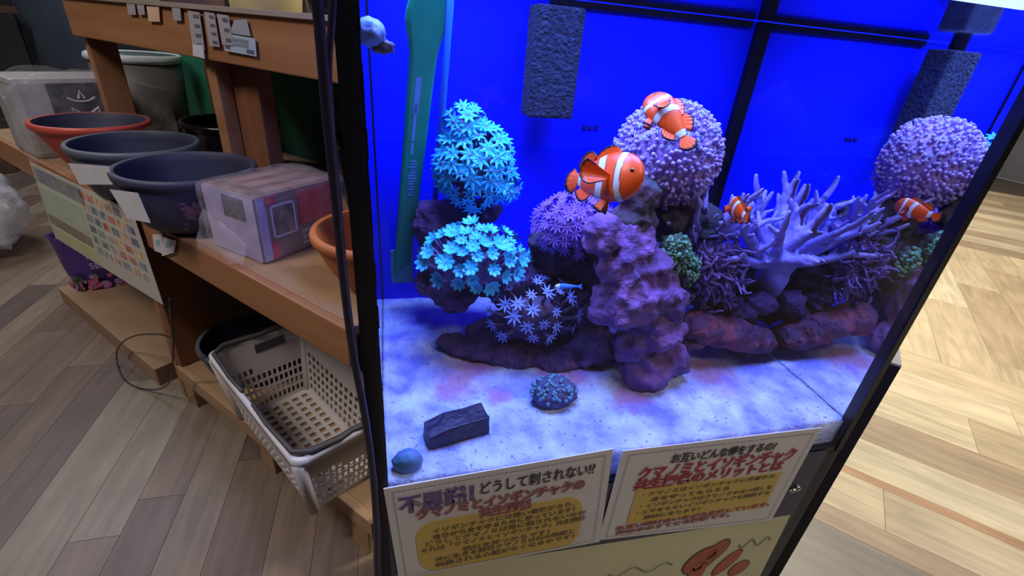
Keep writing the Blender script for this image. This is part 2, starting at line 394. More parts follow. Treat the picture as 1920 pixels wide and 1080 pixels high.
bowlF = bowl(1.275, 0.572, -0.982, 0.128, 0.125, GREY, NAVYI, 'dark blue-grey bowl on the low board behind the basket', 0.6, 0.5)
bowlG = bowl(1.02, 0.86, -0.455, 0.085, 0.20, GLOSSB, GLOSSB, 'tall black pot in the shade behind the shelf post', 0.75, 0.3)
# worn print on the navy bowl: irregular patch following the wall
def bowl_print():
    bm = bmesh.new(); R0 = 0.138
    def wall(ang, z):
        s = (z - 0.004) / (0.140 - 0.022); r = R0 * (0.60 + 0.40 * (max(s, 0.01) ** (1 - 0.6))) + 0.0008
        return Vector((r * math.cos(ang), r * math.sin(ang), z))
    for k in range(46):
        an = math.radians(-24) + random.gauss(0, 0.11); z = 0.066 + random.gauss(0, 0.015); w_ = random.uniform(0.01, 0.05); h_ = random.uniform(0.002, 0.007)
        vs = [bm.verts.new(wall(an - w_, z - h_)), bm.verts.new(wall(an + w_, z - h_ * 0.6)), bm.verts.new(wall(an + w_ * 0.8, z + h_)), bm.verts.new(wall(an - w_ * 0.7, z + h_ * 1.2))]
        bm.faces.new(vs)
    o = new_obj('worn_print', bm, mat('pink_print', (0.26, 0.13, 0.15), 0.6), bowlC); o['label'] = 'faded pinkish print'
bowl_print()

# ---------------------------------------------------------------- lilac and red product box in plastic wrap
def prodbox():
    t = shelf_thing('product_box', 0.895, 0.467, -0.455, 'lilac, red and brown product box wrapped in clear plastic beside the terracotta bowl', 'box', None, math.radians(6))
    L, D, H = 0.165, 0.225, 0.140
    LIL = mat('lilac_card', (0.42, 0.37, 0.62), 0.4, (0.34, 0.29, 0.52), 10)
    BRN = mat('brown_card', (0.20, 0.11, 0.10), 0.4, (0.14, 0.075, 0.08), 14); REDC = mat('red_card', (0.55, 0.012, 0.035), 0.35)
    bm = bmesh.new(); bbox(bm, -L, 0, 0, D, 0, H, 0, 0.004); new_obj('carton', bm, BRN, t)
    bm = bmesh.new(); bbox(bm, -L + 0.003, -0.003, -0.0012, 0, 0.003, H - 0.003); o = new_obj('lilac_panel', bm, LIL, t)
    bm = bmesh.new(); bbox(bm, 0.0, 0.0012, 0.003, 0.022, 0.003, H - 0.003); new_obj('lilac_panel', bm, LIL, t)
    bm = bmesh.new(); bbox(bm, -L * 0.6, -L * 0.2, -0.0024, -0.0008, 0.085, 0.130); new_obj('dark_print', bm, mat('lilac_dark', (0.07, 0.06, 0.11), 0.4), t)
    for q in ((0.100, 0.205, 0.060, H - 0.006), (0.022, 0.040, 0.004, 0.040), (0.020, 0.045, H - 0.020, H - 0.004)):
        bm = bmesh.new(); bbox(bm, 0.0002, 0.0022, q[0], q[1], q[2], q[3]); new_obj('red_panel', bm, REDC, t)
    bm = bmesh.new(); y0, y1, z0, z1 = 0.030, 0.088, 0.048, 0.118; w_ = 0.004
    for q in ((y0, y1, z0, z0 + w_), (y0, y1, z1 - w_, z1), (y0, y0 + w_, z0, z1), (y1 - w_, y1, z0, z1)): bbox(bm, 0.0004, 0.0032, *q)
    new_obj('window_frame', bm, mat('pale_lilac', (0.62, 0.56, 0.76), 0.4), t)
    bm = bmesh.new(); bbox(bm, 0.0002, 0.0022, y0 + w_, y1 - w_, z0 + w_, z1 - w_); new_obj('window_picture', bm, mat('dark_picture', (0.03, 0.02, 0.03), 0.3, (0.28, 0.17, 0.12), 30), t)
    for k in range(3):
        bm = bmesh.new(); bbox(bm, -L + 0.02 + k * 0.05, -L + 0.05 + k * 0.05, 0.04, 0.19, H - 0.0002, H + 0.0006); new_obj('top_print', bm, mat('print_brown', (0.30, 0.18, 0.18), 0.4), t)
    rn = random.Random(8)
    for i in range(3):       # blurred rows of small print
        bm = bmesh.new(); y = 0.100
        while y < 0.19 - i * 0.015:
            w2 = rn.uniform(0.003, 0.007); bbox(bm, 0.0004, 0.0026, y, y + w2, 0.040 - i * 0.014, 0.047 - i * 0.014); y += w2 + 0.0025
        new_obj('print_row', bm, mat('print_grey', (0.42, 0.38, 0.4), 0.5), t)
    film = mat_film('clear_wrap', (0.85, 0.8, 0.9), 0.13, 0.12, 30)
    bm = bmesh.new(); bbox(bm, -L - 0.012, 0.012, -0.012, D + 0.010, 0.0, H + 0.008, 0, 0.02)
    bmesh.ops.subdivide_edges(bm, edges=bm.edges, cuts=5, use_grid_fill=True)
    for v in bm.verts:
        if v.co.z > 0.004: v.co += Vector((noise.noise(v.co * 30), noise.noise(v.co * 30 + Vector((5, 0, 0))), noise.noise(v.co * 30 + Vector((0, 9, 0))))) * 0.005
    new_obj('plastic_wrap', bm, film, t, True)
    bm = bmesh.new()
    grid_plane(bm, (-0.17, -0.035, 0.004), (-0.01, -0.045, 0.004), (-0.15, -0.014, 0.09), (-0.02, -0.014, 0.04), 14, 12, lambda p, s, t_: p + Vector((0, noise.noise(p * 40) * 0.008, abs(noise.noise(p * 33)) * 0.014)))
    new_obj('wrap_flap', bm, film, t, True)
prodbox()

# ---------------------------------------------------------------- shopping basket
def basket():
    t = shelf_thing('shopping_basket', 0.885, 0.497, -0.982, 'off-white perforated plastic shopping basket with dark handles on the low board', 'basket', None, math.radians(-9))
    PL = mat('basket_plastic', (0.60, 0.56, 0.55), 0.45, (0.54, 0.50, 0.49), 5)
    GR = mat('handle_grip', (0.07, 0.06, 0.065), 0.5); H = 0.205
    # corners, bottom and top (x along shelf right, y away)
    Bc = [(-0.20, -0.092), (0.20, -0.092), (0.20, 0.092), (-0.20, 0.092)]; Tc = [(-0.235, -0.118), (0.235, -0.118), (0.235, 0.118), (-0.235, 0.118)]
    def wall(i, j, name, us, vs, hole):
        bm = bmesh.new(); b0, b1, t0, t1 = Bc[i], Bc[j], Tc[i], Tc[j]
        def pt(s, v):
            x0 = b0[0] + (b1[0] - b0[0]) * s; y0 = b0[1] + (b1[1] - b0[1]) * s; x1 = t0[0] + (t1[0] - t0[0]) * s; y1 = t0[1] + (t1[1] - t0[1]) * s
            return Vector((x0 + (x1 - x0) * v, y0 + (y1 - y0) * v, 0.004 + H * v))
        g = [[bm.verts.new(pt(s, v)) for v in vs] for s in us]
        for a in range(len(us) - 1):
            for b in range(len(vs) - 1):
                if hole(a, b): continue
                bm.faces.new((g[a][b], g[a + 1][b], g[a + 1][b + 1], g[a][b + 1]))
        o = new_obj(name, bm, PL, t); s = o.modifiers.new('thick', 'SOLIDIFY'); s.thickness = 0.0032; s.offset = 0
        return o
    def cuts(n, edge, bar):   # n slots across, solid margins
        w_ = (1 - 2 * edge - bar * (n - 1)) / n; xs = [0, edge]
        for k in range(n):
            xs.append(xs[-1] + w_)
            if k < n - 1: xs.append(xs[-1] + bar)
        xs.append(1.0); return xs
    rows = cuts(6, 0.07, 0.045); rows = [r * 0.80 for r in rows[:-1]] + [0.93, 1.0]
    def hl(n, skip=None):
        def f(a, b):
            if b >= 11 or b % 2 == 0 or a % 2 == 0: return False
            if b == 11: return False
            return a < 2 * n + 1 and not (skip and skip(a, b))
        return f
    cl = cuts(16, 0.05, 0.024); cs = cuts(13, 0.07, 0.026)
    wall(0, 1, 'long_side', cl, rows, hl(16, lambda a, b: b > 5)); wall(2, 3, 'long_side', cl, rows, hl(16))
    wall(1, 2, 'end_wall', cs, rows, hl(13, lambda a, b: b >= 9 and 9 < a < 20)); wall(3, 0, 'end_wall', cs, rows, hl(13, lambda a, b: b >= 9 and a < 18))
    # bottom
    bm = bmesh.new(); us = cuts(14, 0.05, 0.03); vs = cuts(6, 0.08, 0.06)
    g = [[bm.verts.new((-0.20 + 0.40 * s, -0.092 + 0.184 * v, 0.004)) for v in vs] for s in us]
    for a in range(len(us) - 1):
        for b in range(len(vs) - 1):
            if a % 2 and b % 2: continue
            bm.faces.new((g[a][b], g[a + 1][b], g[a + 1][b + 1], g[a][b + 1]))
    o = new_obj('basket_bottom', bm, PL, t); s = o.modifiers.new('thick', 'SOLIDIFY'); s.thickness = 0.003; s.offset = 0
    # rounded rim
    bm = bmesh.new(); pts = []
    for k, (x, y) in enumerate(Tc):
        for q in range(7):
            an = math.pi + k * math.pi / 2 + q * math.pi / 12; cx = x - math.copysign(0.02, x); cy = y - math.copysign(0.02, y)
            pts.append((cx + 0.024 * math.cos(an), cy + 0.024 * math.sin(an)))
    pr = [(-0.006, -0.018), (0.008, -0.018), (0.009, 0.004), (-0.001, 0.007), (-0.006, 0.003)]
    n = len(pts); rings = []
    for x, y in pts:
        d = Vector((x / 0.235, y / 0.118)).normalized()
        rings.append([bm.verts.new((x + d.x * o_, y + d.y * o_, H + 0.004 + z_)) for o_, z_ in pr])
    for k in range(n):
        for q in range(5): bm.faces.new((rings[k][q], rings[(k + 1) % n][q], rings[(k + 1) % n][(q + 1) % 5], rings[k][(q + 1) % 5]))
    new_obj('rim', bm, mat('basket_rim', (0.72, 0.70, 0.74), 0.4), t, True)
    # corner posts (solid, rounded)
    for (bx_, by_), (tx, ty) in zip(Bc, Tc):
        bm = bmesh.new(); tube(bm, [(bx_, by_, 0.006), ((bx_ + tx) / 2, (by_ + ty) / 2, H / 2), (tx * 0.985, ty * 0.985, H - 0.01)], [0.012, 0.013, 0.014], 12); new_obj('corner_post', bm, PL, t, True)
    # label plate inside the far end
    bm = bmesh.new(); bbox(bm, -0.2285, -0.2255, -0.02, 0.06, H - 0.034, H - 0.008)
    o = new_obj('label_plate', bm, mat('label_grey', (0.06, 0.075, 0.09), 0.5), t); o['label'] = 'dark grey label plate'
    # handles folded down along the rim
    for sgn in (-1, 1):
        bm = bmesh.new(); x = 0.232 * sgn
        hp = [(0.03 * sgn, -0.120), (0.10 * sgn, -0.123), (x * 0.93, -0.118), (x * 1.025, -0.090), (x * 1.04, -0.03), (x * 1.02, 0.0), (x * 1.04, 0.03), (x * 1.025, 0.090), (x * 0.93, 0.118), (0.10 * sgn, 0.123), (0.03 * sgn, 0.120)]
        tube(bm, [(px, py, H + 0.016 - 0.004 * (abs(py) < 0.04)) for px, py in hp], [0.005, 0.005, 0.006, 0.008, 0.008, 0.007, 0.008, 0.008, 0.006, 0.005, 0.005], 8)
        new_obj('handle', bm, GR, t, True)
basket()

# ---------------------------------------------------------------- poster and cards on the shelf
def quad_sheet(name, pts, th, m, parent=None, n=6, wob=0.0):
    """a sheet with its own thickness through four world points (TL, TR, BR, BL)"""
    bm = bmesh.new(); c = sum((Vector(p) for p in pts), Vector()) / 4
    grid_plane(bm, *[Vector(pts[k]) - c for k in (0, 1, 3, 2)], n, n, (lambda p, s, t_: p + Vector((noise.noise(p * 20), noise.noise(p * 17 + Vector((3, 1, 0))), 0)) * wob) if wob else None)
    o = new_obj(name, bm, m, parent); o.location = c if parent is None else c - parent.location
    s = o.modifiers.new('thick', 'SOLIDIFY'); s.thickness = th; s.offset = 0
    return o, c
def poster():
    b = 0.405
    t = empty('photo_poster', P(1.75, b, -0.56), RS, 'pale yellow poster covered in small plant photos hanging from the bench rail', 'poster')
    L0, L1 = -2.30, -1.44   # local x
    pl = lambda x, z, y=0.0: (x + 1.75, y, z + 0.56)
    corners = {}
    def img(x, y):
        p = atb(x, y, b) - CAM; return (-p.dot(DA), p.z)
    TL, TR, BR, BL = img(55, 303), img(248, 396), img(306, 572), img(104, 446)
    def sheet(name, u0, u1, v0, v1, y, m):
        bm = bmesh.new()
        def q(u, v):
            x = (TL[0] * (1 - u) + TR[0] * u) * (1 - v) + (BL[0] * (1 - u) + BR[0] * u) * v; z = (TL[1] * (1 - u) + TR[1] * u) * (1 - v) + (BL[1] * (1 - u) + BR[1] * u) * v
            return (x + 1.75, z + 0.56)
        ps = [q(u0, v0), q(u1, v0), q(u1, v1), q(u0, v1)]
        fr = [bm.verts.new((p[0], y, p[1])) for p in ps]; bk = [bm.verts.new((p[0], y + 0.001, p[1])) for p in ps]
        bm.faces.new(fr); bm.faces.new(bk[::-1])
        for k in range(4): bm.faces.new((fr[k], bk[k], bk[(k + 1) % 4], fr[(k + 1) % 4]))
        return new_obj(name, bm, m, t)
    sheet('paper', 0, 1, 0, 1, 0, mat('poster_paper', (0.55, 0.54, 0.46), 0.35, (0.50, 0.50, 0.48), 4))
    sheet('blue_band', 0.02, 0.55, 0.04, 0.22, -0.0006, mat('band_blue', (0.16, 0.18, 0.24), 0.35, (0.32, 0.30, 0.28), 18))
    sheet('green_band', 0.02, 0.48, 0.27, 0.60, -0.0006, mat('band_green', (0.36, 0.50, 0.38), 0.35, (0.48, 0.56, 0.42), 10))
    sheet('photo_band', 0.02, 0.48, 0.64, 0.78, -0.0006, mat('band_photo', (0.14, 0.17, 0.17), 0.35, (0.36, 0.26, 0.16), 22))
    sheet('yellow_band', 0.02, 0.50, 0.80, 0.97, -0.0006, mat('band_yellow', (0.56, 0.56, 0.33), 0.35))
    rn = random.Random(4); pal = [(0.10, 0.13, 0.15), (0.28, 0.10, 0.07), (0.30, 0.20, 0.12), (0.12, 0.16, 0.13), (0.22, 0.20, 0.20), (0.08, 0.09, 0.13)]
    for i in range(6):
        for j in range(6):
            c = rn.choice(pal); u = 0.52 + i * 0.077; v = 0.06 + j * 0.13
            sheet('photo', u, u + 0.055, v, v + 0.085, -0.0006, mat('photo_%d' % pal.index(c), c, 0.35, tuple(min(1, x * 2.6 + 0.05) for x in c), 40))
poster()
def card(px, b, label, m=WHITEP, name='price_card', marks=None, cat='card', group=None, th=0.0012):
    """paper card through four photo pixels (TL,TR,BR,BL) standing in the shelf plane b"""
    pts = [atb(x, y, b) for x, y in px]
    o, c = quad_sheet(name, pts, th, m, None, 4, 0.0)
    tag(o, label, cat, group)
    if marks:
        n = (pts[1] - pts[0]).cross(pts[3] - pts[0]).normalized()
        if n.dot(CAM - c) < 0: n = -n
        for (u0, u1, v0, v1, mm) in marks:
            q = lambda u, v: (pts[0] * (1 - u) + pts[1] * u) * (1 - v) + (pts[3] * (1 - u) + pts[2] * u) * v - c + n * 0.0012
            bm = bmesh.new(); bm.faces.new([bm.verts.new(q(*uv)) for uv in ((u0, v0), (u1, v0), (u1, v1), (u0, v1))])
            k = new_obj('print', bm, mm, o); s = k.modifiers.new('thick', 'SOLIDIFY'); s.thickness = 0.0004
    return o
card([(128, 306), (205, 312), (212, 346), (150, 346)], 0.356, 'blank white card stuck to the front of the grey bowl')
card([(206, 355), (258, 362), (282, 418), (240, 410)], 0.346, 'blank white card stuck to the front left of the navy bowl')
DKT = mat('tag_print', (0.10, 0.12, 0.16), 0.5)
card([(418, 62), (478, 72), (481, 106), (422, 95)], 0.594, 'pale blue printed card on the upper rail near the post', mat('pale_blue_card', (0.42, 0.50, 0.60), 0.4), 'info_card',
     [(0.25, 0.8, 0.15, 0.32, mat('card_grey', (0.22, 0.26, 0.33), 0.5)), (0.25, 0.8, 0.4, 0.6, mat('card_grey', (0.22, 0.26, 0.33), 0.5)), (0.72, 0.95, 0.68, 0.9, DKT), (0.05, 0.2, 0.6, 0.85, DKT)])
card([(440, 38), (462, 36), (470, 68), (430, 62)], 0.5945, 'small pointed grey tag above the pale blue card', mat('grey_tag', (0.35, 0.37, 0.40), 0.4))
for i, (x0, y0, x1, y1, n, lb) in enumerate(((352, 20, 374, 92, 4, 'leftmost of the three long label strips on the upper rail'), (383, 22, 402, 86, 4, 'middle of the three long label strips on the upper rail'), (407, 26, 428, 84, 3, 'rightmost of the three long label strips on the upper rail'))):
    mk = [(0.45, 0.9, (k + 0.3) / n, (k + 0.65) / n, DKT) for k in range(n)]
    card([(x0, y0), (x1, y0 + 3), (x1 + 10, y1 + 2), (x0 + 10, y1)], 0.5935 - i * 0.0005, lb, mat('tag_pale', (0.40, 0.36, 0.38), 0.4), 'label_strip', mk, 'label', 'label strips on the upper rail')
card([(362, 84), (380, 84), (384, 110), (362, 104)], 0.592, 'small white tag at the foot of the leftmost label strip')
for x0, x1, y0, y1, lb, m in ((237, 253, 4, 27, 'small grey tag on the upper rail, first from its far end', mat('tag_pale', (0.4, 0.36, 0.38), 0.4)), (256, 270, 6, 27, 'small grey tag on the upper rail, second from its far end', mat('tag_pale', (0.4, 0.36, 0.38), 0.4)),
                           (275, 298, 12, 40, 'tag on the upper rail with orange light painted into its colour', mat('tag_orange_lit', (0.75, 0.50, 0.34), 0.3)), (322, 338, 12, 38, 'small grey tag between the orange-lit tag and the label strips', mat('tag_pale', (0.4, 0.36, 0.38), 0.4))):
    card([(x0, y0), (x1, y0 + 1), (x1 + 2, y1 + 1), (x0 + 4, y1)], 0.594, lb, m, 'price_tag', None, 'tag')  # the third tag carries orange light in its colour
card([(286, 440), (304, 438), (306, 476), (290, 470)], 0.411, 'left one of the two small crumpled tags on the bench rail', WHITEP, 'price_tag', [(0.3, 0.7, 0.3, 0.6, mat('tag_cyan', (0.25, 0.45, 0.55), 0.5))], 'tag')
card([(306, 444), (330, 452), (326, 474), (304, 480)], 0.410, 'right one of the two small crumpled tags on the bench rail', WHITEP, 'price_tag', [(0.3, 0.7, 0.2, 0.5, mat('tag_cyan', (0.25, 0.45, 0.55), 0.5))], 'tag')

# things on the upper board
def upper_items():
    def pot(a, b, r, h, m, lb):
        o = shelf_thing('plant_pot', a, b, -0.008, lb, 'pot'); bm = bmesh.new()
        lathe(bm, [(0, 0), (r * 0.8, 0), (r * 0.82, 0.004), (r, h), (r * 0.93, h), (r * 0.77, 0.01), (0, 0.01)], 40); new_obj('pot_wall', bm, m, o, True)
    pot(0.90, 0.74, 0.10, 0.16, GLOSSB, 'black pot on the upper board next to the tank edge')
    pot(1.20, 0.74, 0.09, 0.13, mat('cream_pot', (0.50, 0.44, 0.22), 0.5), 'cream yellow pot on the upper board')
    pot(1.50, 0.72, 0.085, 0.12, mat('plum_pot', (0.10, 0.06, 0.08), 0.5), 'dark plum pot on the upper board beside the cream pot')
    pot(1.80, 0.72, 0.085, 0.12, mat('grey_pot', (0.22, 0.20, 0.21), 0.5), 'grey pot on the upper board at its far end')
upper_items()

# plastic wrapped goods behind the red bowl
def wrapped():
    t = shelf_thing('storage_bin', 2.36, 0.875, -0.455, 'grey plastic bin with pale slotted rim behind the wrapped parcel', 'bin')
    bm = bmesh.new(); lathe(bm, [(0, 0), (0.13, 0), (0.135, 0.005), (0.150, 0.26), (0.143, 0.26), (0.128, 0.01), (0, 0.01)], 40); new_obj('bin_wall', bm, mat('bin_grey', (0.13, 0.12, 0.12), 0.5, (0.09, 0.085, 0.085), 4), t, True)
    bm = bmesh.new(); lathe(bm, [(0.140, 0.262), (0.156, 0.262), (0.160, 0.272), (0.156, 0.284), (0.150, 0.288), (0.140, 0.284)], 40); new_obj('bin_rim', bm, mat('bin_rim', (0.55, 0.66, 0.70), 0.4), t, True)
    t = shelf_thing('wrapped_parcel', 2.045, 0.42, -0.455, 'white parcel with a black square emblem under crinkled clear plastic', 'parcel')
    bm = bmesh.new(); bbox(bm, -0.20, 0.0, 0.0, 0.29, 0, 0.235, 0, 0.015)
    new_obj('parcel_body', bm, mat('parcel_grey', (0.34, 0.33, 0.35), 0.6, (0.25, 0.24, 0.25), 10), t)
    e = empty('emblem', (0.0, 0.158, 0.165), math.pi / 2); e.parent = t
    bm = bmesh.new(); bbox(bm, -0.078, 0.078, -0.003, 0.001, -0.06, 0.055, 0, 0.0012); new_obj('black_square', bm, mat('emblem_black', (0.006, 0.006, 0.015), 0.5), e)
    bm = bmesh.new(); W = mat('emblem_white', (0.6, 0.6, 0.65), 0.5)
    tube(bm, [(x, -0.004, z) for x, z in ((-0.035, 0.012), (-0.02, 0.003), (0.0, 0.0), (0.02, 0.003), (0.035, 0.012))], 0.003, 6)
    tube(bm, [(-0.008, -0.004, 0.010), (0, -0.004, 0.032), (0.008, -0.004, 0.010)], 0.0035, 6)
    tube(bm, [(-0.03, -0.004, -0.058), (-0.032, -0.004, -0.02), (0.0, -0.004, -0.045), (0.036, -0.004, -0.02), (0.036, -0.004, -0.058)], 0.005, 6)
    new_obj('white_mark', bm, W, e)
    film = mat_film('crinkle_film', (0.80, 0.77, 0.78), 0.13, 0.15, 22)
    def drape(p, s, t_):
        n_ = Vector((noise.noise(p * 16 + Vector((s * 3, t_ * 3, 0))), noise.noise(p * 13 + Vector((4, t_ * 4, 0))), noise.noise(p * 19 + Vector((s * 5, 9, 0))))) * 0.011
        edge = 0.75 + 0.25 * math.sin(math.pi * min(max(s * 1.1, 0.0), 1))
        top = 0.262 * edge
        if t_ < 0.6: q = Vector((0.048 - 0.022 * (t_ / 0.6), p.y, top * t_ / 0.6))
        else: q = Vector((0.026 - 0.22 * (t_ - 0.6) / 0.4, p.y, top - 0.004 + 0.012 * math.sin(s * 9)))
        return q + n_ * (0.3 if t_ < 0.05 else 1)
    bm = bmesh.new(); grid_plane(bm, (0, -0.03, 0), (0, 0.40, 0), (0, -0.03, 0), (0, 0.40, 0), 34, 26, drape)
    new_obj('plastic_cover', bm, film, t, True)
    # folded white bags at the far left, on the floor
    for k, (a, b, z0, s, lb) in enumerate(((3.25, 0.36, 0.0, 0.24, 'clear bag of white packing lying on the floor left of the bench end'), (3.55, 1.00, 0.0, 0.34, 'taller clear bag standing behind the bench end'))):
        o = empty('plastic_bag', P(a, b, -1.12), RS, lb, 'bag'); bm = bmesh.new()
        hz = 0.42 if k == 0 else 0.74
        blob(bm, (0, 0, hz / 2), (s, s * 0.8, hz / 2), 4, 0.22, 2.5, 4.0 + k)
        for v in bm.verts: v.co.z = max(v.co.z, 0.0)
        new_obj('bag_skin', bm, mat_film('bag_film', (0.62, 0.62, 0.75), 0.75, 0.2, 16) if k == 0 else MATS.setdefault('bagf2', mat_film('bag_film_dull', (0.42, 0.42, 0.55), 0.8, 0.3, 10)), o, True)
wrapped()
# purple printed bag of soil, standing in the cardboard tray's end
def soilbag():
    t = empty('soil_bag', P(2.36, 0.60, -1.051), RS + math.pi / 2 - 0.2, 'purple plant-soil bag with white lettering and flower pictures standing on the cardboard tray', 'bag')
    PU = mat('purple_bag', (0.085, 0.045, 0.26), 0.35, (0.06, 0.03, 0.19), 5)
    bm = bmesh.new(); pr = [(0.095, 0.0), (0.108, 0.01), (0.118, 0.10), (0.128, 0.215), (0.132, 0.23), (0.125, 0.23), (0.12, 0.21), (0.10, 0.14), (0, 0.14)]
    lathe(bm, [(0, 0)] + pr, 40)
    for v in bm.verts:
        v.co.x *= 1.35; v.co.y *= 0.6; v.co += Vector((noise.noise(v.co * 12), noise.noise(v.co * 12 + Vector((2, 2, 2))), 0)) * 0.012 * (v.co.z > 0.02)
    new_obj('bag_skin', bm, PU, t, True)
    bm = bmesh.new(); rn = random.Random(2)
    mats = [mat('petal_pink', (0.45, 0.10, 0.22), 0.5), mat('petal_lilac', (0.35, 0.2, 0.42), 0.5), mat('leaf_print', (0.06, 0.12, 0.05), 0.5)]
    for k in range(60):
        an = math.radians(rn.uniform(-165, -15)); z = rn.uniform(0.012, 0.065); r = 0.110 + 0.018 * z / 0.14 + 0.006; rr = rn.uniform(0.008, 0.02)
        c = Vector((math.cos(an) * r * 1.35, math.sin(an) * r * 0.6 - 0.008, z)); n = Vector((math.cos(an), math.sin(an) * 1.2, 0)).normalized(); u = n.cross(Vector((0, 0, 1)))
        bm.faces.new([bm.verts.new(c + n * 0.001 * (k % 5) + u * math.cos(q * math.pi / 3) * rr + Vector((0, 0, math.sin(q * math.pi / 3) * rr))) for q in range(6)]).material_index = rn.choice([0, 0, 1, 2])
    o = new_obj('flower_picture', bm, mats, t)
    text('lettering', 'SELECT', 0.036, mat('bag_white', (0.55, 0.5, 0.7), 0.5), t, (-0.085, -0.086, 0.10), align='LEFT')
    text('lettering', 'plant soil', 0.028, mat('bag_white', (0.55, 0.5, 0.7), 0.5), t, (-0.085, -0.088, 0.15), align='LEFT')
soilbag()
def tray():
    t = empty('cardboard_tray', P(1.60, 0.412, -1.12), RS, 'shallow tan cardboard tray on the floor under the bench', 'box')
    CB = mat('cardboard', (0.33, 0.215, 0.13), 0.75, (0.28, 0.18, 0.11), 6, 0.04, 120)
    bm = bmesh.new(); bbox(bm, -0.84, 0.0, 0, 0.42, 0, 0.068, 0, 0.002); new_obj('tray_body', bm, CB, t)
    bm = bmesh.new(); bbox(bm, 0.0, 0.0015, 0.002, 0.418, 0.001, 0.067); o = new_obj('shaded_end', bm, mat('cardboard_shade', (0.22, 0.10, 0.07), 0.75), t); o['label'] = 'end with its shade painted in as reddish brown'  # shade on the end face is put into a darker card colour
tray()
def wireloop():
    pts = []
    for x, y in ((318, 560), (322, 628), (300, 627), (260, 628), (232, 640), (219, 660), (222, 690), (236, 714), (262, 728), (296, 730), (318, 716), (324, 680), (324, 620), (316, 575)):
        p = atb(x, y, 0.385)
        if p.z < 0.004: p = atz(x, y, 0.004)
        pts.append(p)
    bm = bmesh.new(); sm = []
    for i in range(len(pts) - 1):
        a, b = pts[max(i - 1, 0)], pts[i]; c, d = pts[i + 1], pts[min(i + 2, len(pts) - 1)]
        for k in range(6):
            u = k / 6; sm.append(0.5 * ((2 * b) + (c - a) * u + (2 * a - 5 * b + 4 * c - d) * u * u + (3 * b - a - 3 * c + d) * u ** 3))
    tube(bm, sm, 0.0025, 6)
    tag(new_obj('wire_loop', bm, mat('thin_black_wire', (0.03, 0.02, 0.02), 0.4), None, True), 'thin black wire loop hanging in front of the cardboard tray', 'cord')
wireloop()
# background objects far left
def backgd():
    o = empty('display_panel', P(4.6, 1.2, -1.12), RS, 'slate grey panel standing in the far left background', 'panel')
    bm = bmesh.new(); bbox(bm, -0.3, 0.75, 0, 0.05, 0.0, 2.2, 0, 0.004); new_obj('board', bm, mat('slate_panel', (0.045, 0.06, 0.085), 0.6, (0.035, 0.045, 0.065), 3), o)
    bm = bmesh.new(); bbox(bm, -0.36, -0.3, -0.02, 0.06, 0.0, 2.25, 0, 0.004); new_obj('frame', bm, mat('slate_frame', (0.02, 0.02, 0.035), 0.6), o)
    o = empty('timber_rack', P(4.9, 0.75, -1.12), RS, 'dark brown timber rack beside the slate panel in the background', 'rack')
    for x in (-0.25, 0.10): 
        bm = bmesh.new(); bbox(bm, x, x + 0.09, 0, 0.09, 0, 2.1, 0, 0.004); new_obj('post', bm, mat('dark_brown', (0.07, 0.035, 0.025), 0.6), o)
    bm = bmesh.new(); bbox(bm, -0.25, 0.19, 0, 0.4, 1.0, 1.04, 0, 0.003); new_obj('rack_board', bm, mat('dark_brown', (0.07, 0.035, 0.025), 0.6), o)
backgd()

